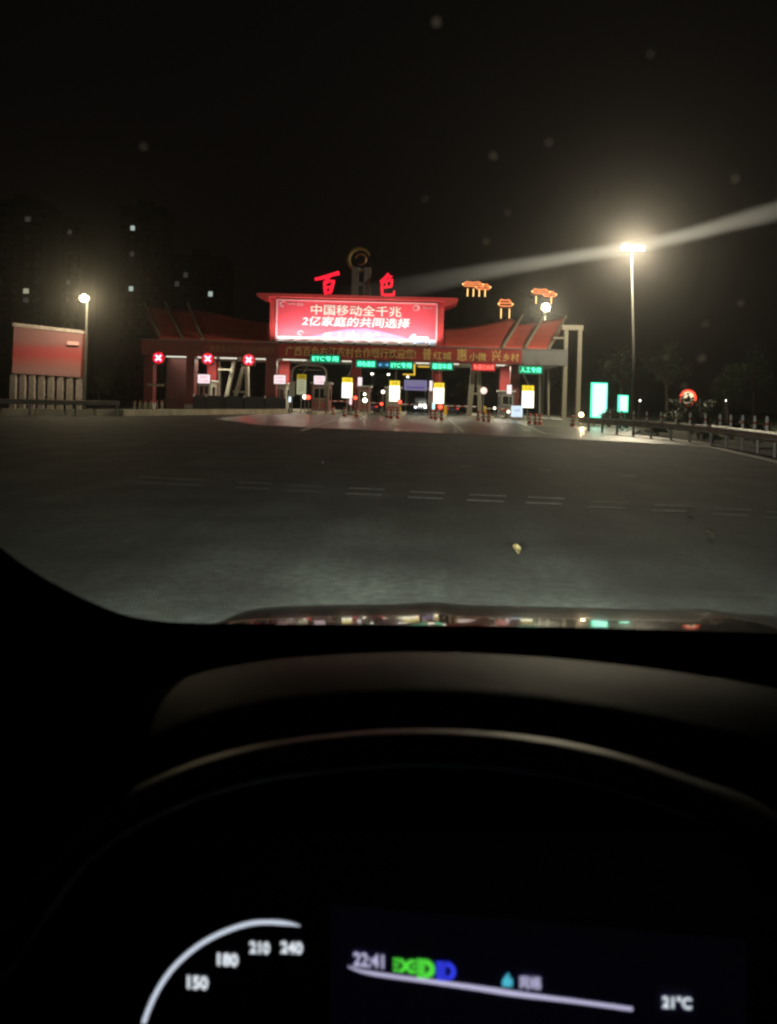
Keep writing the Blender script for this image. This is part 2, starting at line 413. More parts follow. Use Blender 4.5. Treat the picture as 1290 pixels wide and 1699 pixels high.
# ceiling lights under the canopy: tubes that wash the soffit and the columns
TUBE = glow('canopy_tube_lit', (1.0, 0.93, 0.78), 1.0)
for u0, u1, v, pw in ((277, 312, 591, 9), (327, 358, 593, 60), (366, 392, 594, 40), (421, 442, 595, 30), (470, 508, 596, 90), (568, 592, 600, 60), (690, 713, 604, 50), (744, 762, 607, 50), (815, 838, 611, 90)):
    a = P(u0, v, YG + 2.5); b = P(u1, v, YG + 2.5)
    o = MB().span((a.x, YG + 2.2, zb - 0.06), (b.x, YG + 2.8, zb + 0.115)).build('ceiling_light', TUBE, gate)
    mid = (a + b) / 2
    lamp('AREA', 'ceiling_light_lamp', (mid.x, YG + 3.4, zb - 0.15), pw * 5, (1, 0.9, 0.72), gate, (mid.x, YG + 3.4, 0), shape=(2.5, 1.5))

# billboard on the raised block, lit from below by a row of floodlights
kb = YG
xb0, xb1 = X79(456.5), X79(724.5)
zbb0, zbb1 = zt + 0.14, P(590, 500.5, YG).z
BBRED = pbr('billboard_red_print', (0.62, 0.06, 0.085), 0.55, var=0.06, scale=0.5)
BBPINK = pbr('billboard_pink_print', (0.72, 0.16, 0.36), 0.55, var=0.1, scale=1.0)
BBWH = pbr('billboard_white_print', (0.8, 0.72, 0.72), 0.5, var=0.04)
BBTXT = pbr('billboard_cream_lettering', (0.85, 0.8, 0.7), 0.5, var=0.04)
BBPALE = pbr('billboard_pale_pink_print', (0.75, 0.4, 0.42), 0.5, var=0.05)
BBBLUE = pbr('billboard_pale_blue_print', (0.4, 0.55, 0.85), 0.5, var=0.05)
bb = thing('billboard', 'large floodlit red billboard with two lines of pale characters over the gate', 'billboard', ((xb0 + xb1) / 2, YG, zbb0))
MB().span((xb0, YG - 0.02, zbb0), (xb1, YG + 0.38, zbb1)).build('panel', BBRED, bb)
H = zbb1 - zbb0; W = xb1 - xb0
def BP(a, b, d=0.0): return Vector((xb0 + W * a, YG - 0.02 - d, zbb0 + H * b))
def brect(a0, b0, a1, b1, d, mat, name):
    p, q = BP(a0, b0), BP(a1, b1)
    return MB().span((p.x, YG - 0.02 - d, p.z), (q.x, YG - 0.021, q.z)).build(name, mat, bb)
f = 0.009
for a0, b0, a1, b1 in ((0, 0.985, 1, 1.012), (0, 0.0, f, 0.985), (1 - f, 0, 1, 0.985)):
    brect(a0, b0, a1, b1, 0.06, BBPALE, 'frame')
brect(f, 0.0, 1 - f, 0.135, 0.012, BBWH, 'white_footer')
MB().prism([BP(0.22, 0.14, 0.002), BP(0.84, 0.14, 0.002), BP(0.66, 0.3, 0.002), BP(0.56, 0.37, 0.002), BP(0.45, 0.34, 0.002), BP(0.35, 0.27, 0.002)], (0, -0.006, 0)).build('pink_hill_print', BBPINK, bb)
def btext(t, a0, b0, a1, b1, mat, bold=0.0, shear=0.0, name='lettering'):
    m = MB(); p, q = BP(a0, b0), BP(a1, b1)
    put_text(m, t, (p + q) / 2 + Vector((0, -0.03, 0)), EX, Vector((shear, 0, 1)), q.x - p.x, q.z - p.z, TOWARDS, 0.015, bold)
    return m.build(name, mat, bb, recalc=False)
btext('中国移动全千兆', 0.215, 0.665, 0.775, 0.915, BBTXT, 0.006)
btext('2亿家庭的共同选择', 0.165, 0.40, 0.83, 0.635, BBWH, 0.006, 0.18)
btext('中国移动', 0.065, 0.885, 0.12, 0.935, BBPALE)
btext('5G', 0.128, 0.868, 0.165, 0.935, BBPALE, 0.02, 0.15)
btext('百色分公司', 0.905, 0.87, 0.965, 0.925, BBPALE)
# the two roundels in the upper corners
for a, b, sgn in ((0.038, 0.905, 1), (0.868, 0.885, -1)):
    m = MB(); c = BP(a, b, 0.02)
    for kk in range(3):
        pts = [c + Vector(((0.32 - kk * 0.09) * math.cos(t), -0.01, (0.32 - kk * 0.09) * math.sin(t))) for t in [sgn * (0.3 + kk) + i * 0.35 for i in range(14 - 2 * kk)]]
        m.path(pts, 0.035, 5)
    m.build('roundel', BBPALE, bb)
# small figures printed along the bottom of the picture
for a, b, wd, ht, kind in ((0.31, 0.155, 0.035, 0.085, 0), (0.335, 0.2, 0.02, 0.06, 1), (0.395, 0.17, 0.013, 0.09, 1), (0.45, 0.16, 0.03, 0.11, 0), (0.48, 0.17, 0.02, 0.13, 1), (0.505, 0.16, 0.03, 0.08, 0), (0.575, 0.16, 0.06, 0.12, 0), (0.63, 0.225, 0.03, 0.04, 0), (0.855, 0.17, 0.03, 0.09, 2), (0.155, 0.18, 0.04, 0.09, 2)):
    m = MB(); c = BP(a, b, 0.012); wd *= W; ht *= H
    if kind == 0:
        m.prism([c + Vector((x * wd, 0, z * ht)) for x, z in ((-.5, 0), (.5, 0), (.45, .45), (.2, .6), (.12, 1), (-.15, .9), (-.2, .55), (-.5, .4))], (0, -0.012, 0))
    elif kind == 1:
        m.prism([c + Vector((x * wd, 0, z * ht)) for x, z in ((-.4, 0), (.4, 0), (.5, .6), (-.5, .6))], (0, -0.012, 0)); m.disc(c + Vector((0, 0, ht * .8)), ht * .2, 0.012, 10)
    else:
        m.path([c + Vector((math.cos(t) * wd * .45, -0.012, ht * .5 + math.sin(t) * ht * .5)) for t in [i * .5 for i in range(11)]], 0.05, 5)
    m.build('printed_figure', BBWH if kind < 2 else BBPALE, bb)
for a0, a1 in ((0.1, 0.28), (0.42, 0.56), (0.6, 0.73)):
    brect(a0, 0.06, a1, 0.085, 0.02, BBPALE, 'footer_line'); brect(a0 + 0.01, 0.1, a1 - 0.01, 0.115, 0.02, BBPALE, 'footer_line')
brect(0.83, 0.02, 0.945, 0.2, 0.025, BBWH, 'phone_picture'); brect(0.845, 0.05, 0.925, 0.18, 0.04, BBBLUE, 'phone_screen'); brect(0.94, 0.02, 0.985, 0.11, 0.025, BBBLUE, 'phone_picture')
FLIT = glow('floodlight_lens_lit', (1.0, 0.93, 0.9), 5.0, vis=False)
nfl = 11
for i in range(nfl):
    a = (i + 0.5) / nfl; x = xb0 + W * a
    lab = 'small black floodlight under the red billboard, %s of eleven from the left' % ('first', 'second', 'third', 'fourth', 'fifth', 'sixth', 'seventh', 'eighth', 'ninth', 'tenth', 'last')[i]
    t = thing('floodlight', lab, 'floodlight', (x, YG - 0.05, zt + 0.1), 'floodlights under the billboard')
    MB().path([(x, YG - 0.04, zt + 0.08), (x, YG - 0.8, zt + 0.1), (x, YG - 1.5, zt + 0.02)], 0.03, 5).build('arm', DARKM, t)
    o = MB().box((x, YG - 1.55, zt + 0.06), (0.26, 0.16, 0.12), tilt=Matrix.Rotation(R(-30), 3, 'X')).build('housing', DARKM, t)
    MB().box((x, YG - 1.525, zt + 0.135), (0.2, 0.1, 0.02), tilt=Matrix.Rotation(R(-30), 3, 'X')).build('lens', FLIT, t)
    lamp('SPOT', 'floodlight_lamp', (x, YG - 1.45, zt + 0.24), 560, (1, 0.86, 0.84), t, (x, YG + 0.0, zt + 3.2), size=0.08, cone=R(130), blend=0.8)

# rooftop characters and emblem
LEDRED = glow('rooftop_red_neon', (1.0, 0.012, 0.035), 1.5)
def brush(name, label, strokes, u0, v0, u1, v1, Y):
    c0 = P(u0, v1, Y); k = Y / FOC; wd = (u1 - u0) * k; ht = (v1 - v0) * k
    t = thing(name, label, 'sign character', (P((u0 + u1) / 2, v1, Y).x, Y, zc1 + 0.34), 'rooftop characters')
    for pts in strokes:
        m = MB(); L = []; Rr = []
        q = [Vector((x * wd, z * ht)) for x, z, _ in pts]; ww = [r * k for _, _, r in pts]
        for i in range(len(q)):
            d = (q[min(i + 1, len(q) - 1)] - q[max(0, i - 1)]).normalized(); n = Vector((-d.y, d.x)) * ww[i] / 2
            L.append(q[i] + n); Rr.append(q[i] - n)
        poly = [(c0.x + p.x, Y, c0.z + p.y) for p in L + Rr[::-1]]
        m.prism(poly, (0, 0.18, 0)).build('stroke', LEDRED, t)
    x = P((u0 + u1) / 2, v1, Y).x
    MB().path([(x, Y + 0.25, zc1 + 0.3), (x, Y + 0.25, c0.z + ht * 0.8)], 0.05, 5).build('support', DARKM, t)
brush('rooftop_character', 'left red glowing brush-style character on the gate roof', [
    [(0.0, 0.66, 4), (0.25, 0.72, 5.5), (0.6, 0.85, 5), (0.98, 0.97, 6.5)],
    [(0.62, 0.86, 5), (0.48, 0.66, 4), (0.38, 0.5, 4)],
    [(0.4, 0.52, 5), (0.42, 0.25, 5), (0.46, 0.02, 5.5)],
    [(0.4, 0.52, 4), (0.62, 0.6, 4.5), (0.76, 0.62, 5), (0.7, 0.35, 5), (0.62, 0.05, 5)],
    [(0.44, 0.3, 3.5), (0.68, 0.36, 3.5)], [(0.46, 0.06, 4), (0.64, 0.12, 4)]], 522, 450, 563, 488, YG + 0.6)
brush('rooftop_character', 'right red glowing brush-style character on the gate roof', [
    [(0.62, 1.0, 4), (0.45, 0.82, 5), (0.1, 0.62, 3.5)],
    [(0.45, 0.84, 4), (0.8, 0.88, 4.5), (0.6, 0.66, 4)],
    [(0.2, 0.6, 4), (0.5, 0.66, 4), (0.86, 0.72, 4.5), (0.8, 0.4, 4)],
    [(0.22, 0.6, 4.5), (0.22, 0.3, 4.5), (0.24, 0.06, 4.5), (0.6, 0.02, 5), (1.0, 0.06, 5), (1.0, 0.24, 3)],
    [(0.5, 0.64, 3), (0.5, 0.38, 3)], [(0.24, 0.36, 3.5), (0.8, 0.42, 3.5)]], 628, 453, 654, 490, YG + 0.6)
EMB = pbr('tarnished_gold', (0.16, 0.115, 0.03), 0.6, 0.2, var=0.3)
t = thing('roof_emblem', 'dim gold crescent ring emblem above the gate roof pylons', 'emblem', P(596, 448, YG + 2))
c = P(597, 431, YG + 1.9)
m = MB(); L = [];
for i in range(26):
    a = R(20) + i * R(300) / 25; L.append((c.x + 1.14 * math.cos(a), c.y, c.z + 1.14 * math.sin(a)))
m.path(L, [0.06 + 0.2 * math.sin(math.pi * i / 25) ** 0.8 for i in range(26)], 6).build('crescent', EMB, t)
L = [(c.x + 0.12 + 0.55 * math.cos(a), c.y - 0.05, c.z + 0.05 + 0.55 * math.sin(a)) for a in [R(-120) + i * R(290) / 16 for i in range(17)]]
MB().path(L, [0.05 + 0.09 * math.sin(math.pi * i / 16) for i in range(17)], 6).build('inner_swirl', pbr('dull_bronze', (0.22, 0.1, 0.05), 0.4, 0.4), t)
MB().span((c.x - 0.2, c.y - 0.1, P(600, 446, YG).z), (c.x + 0.5, c.y + 0.2, c.z - 0.9)).build('foot', STONE, t)

# banners on the fascia
def banner(label, u0, u1, texts, mat, tmat, zz0, zz1, dy):
    t = thing('banner', label, 'banner', ((X79(u0) + X79(u1)) / 2, YG - dy, zz0))
    x0, x1 = X79(u0), X79(u1)
    MB().grid(lambda a, b: (x0 + (x1 - x0) * a, YG - dy - 0.035 * math.sin(a * (x1 - x0) * 2.1 + b * 2) * (0.35 + 0.65 * abs(2 * b - 1)), zz0 + (zz1 - zz0) * b + 0.03 * math.sin(a * 31) * (2 * b - 1)), 90, 6).build('cloth', mat, t, smooth=True)
    for s, a, b, sc, dz in texts:
        m = MB(); xa, xb_ = X79(a), X79(b); h = (zz1 - zz0) * sc
        put_text(m, s, ((xa + xb_) / 2, YG - dy - 0.055, (zz0 + zz1) / 2 + dz), EX, EZ, xb_ - xa, h, TOWARDS, 0.008, 0.004)
        m.build('lettering', tmat, t, recalc=False)
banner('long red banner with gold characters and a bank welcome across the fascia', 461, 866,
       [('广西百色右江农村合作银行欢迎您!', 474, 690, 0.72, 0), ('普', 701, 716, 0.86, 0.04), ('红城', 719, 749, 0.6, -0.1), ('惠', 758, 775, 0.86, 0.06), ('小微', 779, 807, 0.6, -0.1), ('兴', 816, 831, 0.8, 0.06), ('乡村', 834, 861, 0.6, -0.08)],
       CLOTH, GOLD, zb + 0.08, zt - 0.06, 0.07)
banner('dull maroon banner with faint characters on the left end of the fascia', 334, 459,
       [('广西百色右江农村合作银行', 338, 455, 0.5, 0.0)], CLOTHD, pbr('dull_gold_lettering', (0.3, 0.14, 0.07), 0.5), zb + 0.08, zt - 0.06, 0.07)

# red cross lane signals over the closed lanes
REDX = glow('lane_cross_red', (1.0, 0.02, 0.04), 40.0)
REDH = glow('lane_cross_core', (1.0, 0.6, 0.6), 3.5, vis=False)
for u, v, wh in ((263, 593.5, 'nearest the dark end bay'), (345, 595, 'between the two lit red columns'), (413, 597, 'above the raking cream struts')):
    Y = YG - 0.12; c = P(u, v, Y)
    t = thing('lane_signal', 'red cross lane signal under the fascia ' + wh, 'signal', (c.x, Y, c.z), 'red cross signals over the closed lanes')
    MB().box((c.x, Y + 0.06, c.z), (1.3, 0.1, 1.3)).build('housing', DARKM, t)
    MB().box((c.x, Y + 0.03, c.z + 0.5), (0.1, 0.06, 0.3)).build('bracket', DARKM, t)
    MB().disc((c.x, Y + 0.008, c.z), .62, .012, 20).build('halo_disc', glow('lane_signal_halo', (.7, .006, .02), .85), t)  # glowing disc added as the red halo around the cross
    m = MB()
    for s in (1, -1): m.box((c.x, Y - 0.02 - 0.004 * s, c.z), (0.82, 0.03, 0.2), tilt=Matrix.Rotation(R(45 * s), 3, 'Y'))
    m.build('cross', REDX, t)
    m = MB()
    for s in (1, -1): m.box((c.x, Y - 0.05 - 0.004 * s, c.z), (0.6, 0.02, 0.1), tilt=Matrix.Rotation(R(45 * s), 3, 'Y'))
    m.build('bright_core', REDH, t)

# lane signs (LED lettering)
GBACK = glow('green_sign_face', (0.0, 0.42, 0.2), 0.55); GTXT = glow('green_sign_lettering', (0.12, 1.0, 0.55), 3.0, vis=False)
RBACK = glow('red_sign_face', (0.5, 0.01, 0.015), 0.8); RTXT = glow('red_sign_lettering', (1.0, 0.16, 0.12), 2.6, vis=False)
BTXT = glow('blue_sign_lettering', (0.15, 0.6, 1.0), 1.2, vis=False)
for u, v, wpx, txt, back, tm, lab in ((540, 595, 46, 'ETC专用', GBACK, GTXT, 'green lit lane sign nearest the grey pipe arch'),
        (608, 603.5, 31, '绿色通道', GBACK, GTXT, 'short green lit lane sign beside the narrow red column'),
        (666, 606, 36, 'ETC专用', GBACK, GTXT, 'green lit lane sign above the middle yellow and white board'),
        (734, 607.5, 34, '超宽车道', GBACK, GTXT, 'green lit lane sign above the fourth yellow and white board'),
        (803, 609, 36, '车道已关闭', RBACK, RTXT, 'red lit lane sign above the raking grey pillars'),
        (881, 613.5, 36, '人工专用', GBACK, GTXT, 'green lit lane sign at the right end of the fascia')):
    Y = YG - 0.25; c = P(u, v, Y); q = wpx * Y / FOC
    t = thing('lane_sign', lab, 'lane sign', (c.x, Y, c.z - 0.4), 'lit lane signs along the fascia')
    MB().box((c.x, Y + 0.12, c.z), (q + 0.25, 0.16, 0.86)).build('housing', DARKM, t)
    MB().box((c.x, Y + 0.03, c.z), (q + 0.15, 0.03, 0.76)).build('face', back, t)
    m = MB(); put_text(m, txt, (c.x, Y, c.z), EX, EZ, q * 0.93, 0.52, TOWARDS, 0.008, 0.004); m.build('lettering', tm, t, recalc=False)
    for s in (-1, 1): MB().box((c.x + s * q * 0.35, Y + 0.12, c.z + 0.6), (0.06, 0.06, 0.4)).build('hanger', DARKM, t)
Y = YG - 0.25; c = P(637, 605, Y)
t = thing('lane_sign', 'small blue lit sign between two green lane signs', 'lane sign', (c.x, Y, c.z - 0.4), 'lit lane signs along the fascia')
MB().box((c.x, Y + 0.12, c.z), (1.3, 0.16, 0.7)).build('housing', DARKM, t); MB().box((c.x, Y + 0.03, c.z), (1.2, 0.03, 0.6)).build('face', glow('blue_sign_face', (0.01, 0.1, 0.2), 0.5), t)
m = MB(); put_text(m, '← →', (c.x, Y, c.z), EX, EZ, 1.0, 0.3, TOWARDS, 0.008, 0.03); m.build('lettering', BTXT, t, recalc=False)

# islands
islands = {}
def island(u, lab, Y0=72.0, Y1=92.0, wd=1.5):
    x = P(u, 690, Y0).x
    m = MB().prism([(x - wd / 2, Y0 + 0.9, 0.0), (x - wd / 4, Y0 + 0.15, 0.0), (x, Y0, 0.0), (x + wd / 4, Y0 + 0.15, 0.0), (x + wd / 2, Y0 + 0.9, 0.0), (x + wd / 2, Y1, 0.0), (x - wd / 2, Y1, 0.0)], (0, 0, 0.24))
    t = thing('traffic_island', lab, 'traffic island', (x, Y0, 0), 'toll lane islands')
    m.build('kerb', KERB, t)
    MB().prism([(x - wd / 2 + .15, Y0 + 1.1, 0.24), (x, Y0 + 0.3, 0.24), (x + wd / 2 - .15, Y0 + 1.1, 0.24), (x + wd / 2 - .15, Y1 - .2, 0.24), (x - wd / 2 + .15, Y1 - .2, 0.24)], (0, 0, 0.03)).build('top', STONE, t)
    islands[u] = x
    return x
for u, lab in ((338, 'toll island under the booth between the lit red columns, far left'), (455, 'toll island at the end of the low pale wall'), (518, 'pale toll island under the grey pipe arch'), (584, 'toll island below the narrow red column'), (655, 'toll island of the middle yellow and white board'), (728, 'toll island of the fourth yellow and white board'), (808, 'toll island under the raking grey pillars'), (872, 'toll island of the rightmost yellow and white board')):
    island(u, lab)

# booths
def booth(u, Y, lab, mat, h=2.6, wd=1.35, ln=2.6):
    x = P(u, 670, Y).x
    t = thing('toll_booth', lab, 'toll booth', (x, Y, 0.27), 'toll booths on the islands')
    bevel(MB().box((x, Y + ln / 2, 0.27 + h / 2), (wd, ln, h)).build('cabin', mat, t), 0.06)
    w1 = MB().box((x, Y - 0.012, 0.27 + h * 0.64), (wd * 0.72, 0.03, h * 0.36)).build('front_window', GLASSD, t)
    m = MB()
    for a, b, c_, d in ((0, h * .19, wd * .78, .05), (0, -h * .19, wd * .78, .05), (wd * .37, 0, .05, h * .4), (-wd * .37, 0, .05, h * .4)): m.box((x + a, Y - 0.02, 0.27 + h * .64 + b), (c_, 0.045, d))
    m.build('window_frame', WHITE, w1)
    MB().box((x, Y + ln / 2, 0.27 + h + 0.08), (wd + 0.3, ln + 0.3, 0.16)).build('roof', WHITE, t)
    s = 1 if u < 700 else -1
    MB().box((x + s * (wd / 2 + 0.01), Y + ln * .5, 0.27 + h * .6), (0.03, 1.0, h * .4)).build('side_window', GLASSD, t)
    MB().box((x, Y - 0.02, 0.27 + h * .2), (wd * .8, 0.04, 0.16)).build('stripe', DRUMR, t)
    return t
booth(338, 82, 'pale toll booth between the lit red columns, far left', BOOTH, 2.7)
booth(464, 82, 'pale toll booth beside the second lit red column', BOOTH)
booth(531, 78, 'faded red toll booth inside the grey pipe arch', BOOTHR, 2.7, 1.7)
booth(603, 80, 'brownish toll booth just right of the narrow red column', BOOTHR, 2.5, 1.2)
booth(652, 82, 'toll booth hidden behind the middle yellow and white board', BOOTH, 2.5, 1.5)
booth(722, 82, 'toll booth behind the fourth yellow and white board', BOOTH, 2.5, 1.3)
booth(842, 80, 'small grey toll booth before the lit red column on the right', GREYP, 2.4, 1.4)

# white LED boards on the booths
LEDW = glow('white_sign_face', (1.0, 0.82, 0.86), 1.15); LEDWT = glow('white_sign_lettering', (0.85, 0.3, 0.4), 0.8, vis=False)
for u, v, wpx, hpx, lab in ((338.5, 628.5, 20, 14.5, 'on the far left booth'), (464.5, 629.5, 19, 14.5, 'beside the second lit red column'), (530.5, 630.5, 18.5, 14, 'inside the grey pipe arch'), (597.5, 633, 7, 14, 'narrow one on the red column beside the brownish booth'), (715.5, 640, 5, 17, 'narrow one left of the fourth yellow board'), (845.5, 646, 8, 15, 'narrow one before the lit red column on the right')):
    Y = 77.3; c = P(u, v, Y); k = Y / FOC
    t = thing('booth_sign', 'small white lit board, ' + lab, 'sign', (c.x, Y, c.z - hpx * k / 2), 'white lit boards on the booths')
    MB().box((c.x, Y + 0.08, c.z), (wpx * k + .08, 0.12, hpx * k + .08)).build('housing', DARKM, t)
    MB().box((c.x, Y, c.z), (wpx * k, 0.04, hpx * k)).build('face', LEDW, t)
    if wpx > 10:
        m = MB()
        for i, s in enumerate(('减速慢行', '停车缴费')): put_text(m, s, (c.x, Y - 0.03, c.z + (0.18 - 0.36 * i)), EX, EZ, wpx * k * .75, .22, TOWARDS, .006)
        m.build('lettering', LEDWT, t, recalc=False)
    MB().path([(c.x, Y + 0.1, c.z), (c.x, Y + 0.1, 0.27)], 0.05, 6).build('post', STEEL, t)

# yellow and white boards on posts at the island noses
YT = glow('yellow_board_top_lit', (1.0, 0.72, 0.03), 1.1); WT = glow('white_board_face_lit', (1.0, 0.97, 0.72), 2.2); YTD = glow('yellow_board_top_dim', (0.7, 0.52, 0.02), 0.45); WTD = glow('white_board_face_dim', (0.8, 0.8, 0.5), 0.45)
BLKT = pbr('board_black_lettering', (0.03, 0.03, 0.02), 0.6)
for i, (u, v0, v1, wpx, Y, nm) in enumerate(((500.5, 621, 654.5, 15.5, 74, 'dim first yellow and white board from the left, inside the grey pipe arch'), (576.5, 626.5, 660, 17, 74, 'second yellow and white board from the left, by the narrow red column'), (655, 631.5, 666, 17, 74, 'third yellow and white board, above the middle island'), (728.5, 635, 669.5, 17.5, 74, 'fourth yellow and white board, right of the middle lane'), (876.5, 639.5, 676.5, 19.5, 70, 'brightest yellow and white board, rightmost in the row'))):
    k = Y / FOC; c = P(u, (v0 + v1) / 2, Y); h = (v1 - v0) * k; wd = wpx * k
    t = thing('notice_board', nm, 'sign', (c.x, Y, 0.27 if u != 0 else 0), 'yellow and white boards at the islands')
    zb0 = c.z - h / 2
    MB().box((c.x, Y + 0.1, c.z), (wd + .06, 0.14, h + .06)).build('housing', DARKM, t)
    a, b = (YTD, WTD) if i == 0 else (YT, WT)
    MB().box((c.x, Y, zb0 + h * .88), (wd, 0.06, h * .24)).build('yellow_top', a, t)
    MB().box((c.x, Y, zb0 + h * .378), (wd, 0.06, h * .75)).build('white_face', b, t)
    m = MB(); put_text(m, '收费' if i == 0 else '车道', (c.x, Y - 0.04, zb0 + h * .88), EX, EZ, wd * .6, h * .13, TOWARDS, .004, 0.0); m.build('lettering', BLKT if i < 3 else YTD, t, recalc=False)
    if i < 3:
        m = MB()
        for j in range(4): put_text(m, ('客车', '货车', '专用', '通行')[j], (c.x, Y - 0.04, zb0 + h * (.62 - .14 * j)), EX, EZ, wd * .5, h * .07, TOWARDS, .004)
        m.build('lettering', BLKT, t, recalc=False)
    MB().path([(c.x, Y + 0.1, zb0 + .05), (c.x, Y + 0.1, 0.0)], 0.06, 6).build('post', STEEL, t)
    MB().path([(c.x + .05, Y + 0.12, zb0 + h), (c.x + .05, YG - 0.05, P(u, 600, YG).z)], 0.025, 5).build('stay', STEEL, t)

# grey pipe arch over the first island
Y = 75
pts = [P(484.5, 684, Y), P(484.5, 618, Y), P(487, 611, Y), P(493, 607, Y), P(501, 605.5, Y), P(528, 606.5, Y), P(535, 608.5, Y), P(540, 613, Y), P(541.5, 619, Y), P(541.5, 686, Y)]
t = thing('pipe_arch', 'grey pipe arch with rounded corners over the first island', 'height gantry', P(513, 686, Y))
MB().path(pts, 0.09, 8).build('pipe', STEEL, t, smooth=True)
MB().path([P(495, 613, Y), P(533, 614, Y)], 0.05, 6).build('cross_pipe', STEEL, t)
for u in (484, 541.5): pbox(MB(), u, 645, 8, 24, Y - 0.2, 0.35).build('side_box', BOOTH, t)

# striped drums at the island noses
def drum(u, v, lab, r=0.15, h=0.72):
    x, y = G(u, v)
    t = thing('safety_drum', lab, 'drum', (x, y, 0.008), 'striped drums at the island noses')
    MB().lathe((x, y, 0.008), [(r * 1.15, 0), (r * 1.15, 0.06), (r, 0.08), (r * .96, h * .5), (r * .9, h), (r * .5, h + .04)], 12).build('body', DRUMR, t, smooth=False)
    for z0 in (0.3, 0.62): MB().lathe((x, y, 0.008), [(r * 1.03, h * z0), (r * 1.0, h * (z0 + .18))], 12).build('white_band', DRUMW, t)
DR = [(553, 688, 'red and white drum at the pale island under the pipe arch'), (572, 691, 'left striped drum below the second yellow and white board'), (592, 692, 'right striped drum below the second yellow and white board'),
      (643, 693, 'left striped drum below the third yellow and white board'), (649.5, 694.5, 'middle striped drum below the third yellow and white board'), (660, 694.5, 'right striped drum below the third yellow and white board'),
      (716, 695, 'left striped drum below the fourth yellow and white board'), (723, 696, 'middle striped drum below the fourth yellow and white board'), (733, 697, 'right striped drum below the fourth yellow and white board'),
      (794, 698, 'left striped drum at the foot of the raking grey pillars'), (803, 699.5, 'middle striped drum at the foot of the raking grey pillars'), (811.5, 700.5, 'right striped drum at the foot of the raking grey pillars'),
      (879, 703, 'left striped drum below the rightmost yellow and white board'), (889, 704.5, 'tallest striped drum below the rightmost yellow and white board'), (897, 705, 'right striped drum below the rightmost yellow and white board'), (950.5, 708, 'lone pale drum beside the small roadside lamp')]
for u, v, lab in DR: drum(u, v, lab)

# traffic lights and small lamps on the islands
TLR = glow('red_signal_lit', (1.0, 0.06, 0.03), 5.0); TLW = glow('small_lamp_lit', (1.0, 0.9, 0.7), 6.0)
def post_lamp(u, v, Y, r, mat, name, cat, lab, grp):
    c = P(u, v, Y)
    t = thing(name, lab, cat, (c.x, Y, 0), grp)
    MB().path([(c.x, Y + .1, 0), (c.x, Y + .1, c.z + r)], 0.045, 6).build('post', STEEL, t)
    MB().box((c.x, Y + .02, c.z), (r * 2.6, .14, r * 2.6)).build('housing', DARKM, t)
    MB().disc((c.x, Y - .05, c.z), r, 0.03, 14).build('lens', mat, t)
    return t
for u, v, r, lab in ((512, 659, .2, 'red signal lamp in front of the faded red booth'), (590, 660, .17, 'red signal lamp under the narrow red column'), (664, 667, .17, 'red signal lamp right of the third yellow and white board'), (731, 675, .2, 'red signal lamp under the fourth yellow and white board'), (633.5, 670, .14, 'small red signal lamp left of the third yellow and white board')):
    post_lamp(u, v, 73.2, r, TLR, 'signal_lamp', 'signal', lab, 'red signal lamps on the islands')
for u, v, r, lab in ((506, 658.5, .2, 'white lamp beside the red signal before the faded red booth'), (606, 664, .22, 'white lamp at the foot of the brownish booth'), (605.5, 654, .13, 'tiny white lamp at the shoulder of the brownish booth'), (636, 650, .16, 'small white lamp left of the third yellow and white board'), (821, 677, .11, 'tiny white lamp in the lane beside the raking pillars'), (844, 683, .13, 'tiny white lamp at the tip of the lane barrier')):
    post_lamp(u, v, 76.5, r, TLW, 'island_lamp', 'lamp', lab, 'small white lamps on the islands')
# coloured light tubes on the islands
for u, v0, v1, col, lab in ((582, 661, 671, (1, .6, .65), 'pinkish lit tube bollard below the second yellow board'), (719.5, 668, 679, (.6, .95, 1), 'pale cyan lit tube bollard below the fourth yellow board'), (481, 658, 667, (.75, .85, 1), 'pale blue lit tube bollard left of the pipe arch')):
    Y = 73.6; a = P(u, v1, Y); b = P(u, v0, Y)
    t = thing('tube_bollard', lab, 'bollard', (a.x, Y, 0), 'lit tube bollards')
    MB().path([(a.x, Y, 0), (a.x, Y, a.z)], .1, 8).build('foot', STEEL, t); MB().path([(a.x, Y, a.z), (a.x, Y, b.z)], .12, 8).build('tube', glow('tube_%d' % u, col, 1.5), t)
# round speed sign and the blue-white board
Y = 77; c = P(803, 648, Y)
t = thing('round_sign', 'round white lit sign in the lane right of the raking pillars', 'sign', (c.x, Y, 0))
MB().disc((c.x, Y, c.z), .36, .06, 24).build('disc', glow('round_sign_lit', (1, .82, .72), 1.2), t)
MB().path([(c.x + .36 * math.cos(a), Y - .07, c.z + .36 * math.sin(a)) for a in [i * math.pi / 12 for i in range(25)]], .025, 5).build('rim', DRUMR, t)
MB().path([(c.x, Y + .05, 0), (c.x, Y + .05, c.z)], .04, 6).build('post', STEEL, t)
Y = 69.5; c = P(858, 682.5, Y)
t = thing('info_board', 'square blue-white lit board left of the rightmost yellow board', 'sign', (c.x, Y, 0))
bevel(MB().box((c.x, Y, c.z), (1.02, .1, 1.0)).build('face', glow('bluewhite_board_lit', (.72, .86, 1), 1.05), t), .12, 3)
m = MB(); put_text(m, '减速', (c.x, Y - .06, c.z + .1), EX, EZ, .5, .22, TOWARDS, .004); m.build('lettering', glow('board_blue_lettering', (.3, .45, .8), .6, vis=False), t, recalc=False)
for s in (-.3, .3): MB().path([(c.x + s, Y + .06, 0), (c.x + s, Y + .06, c.z)], .04, 6).build('leg', STEEL, t)

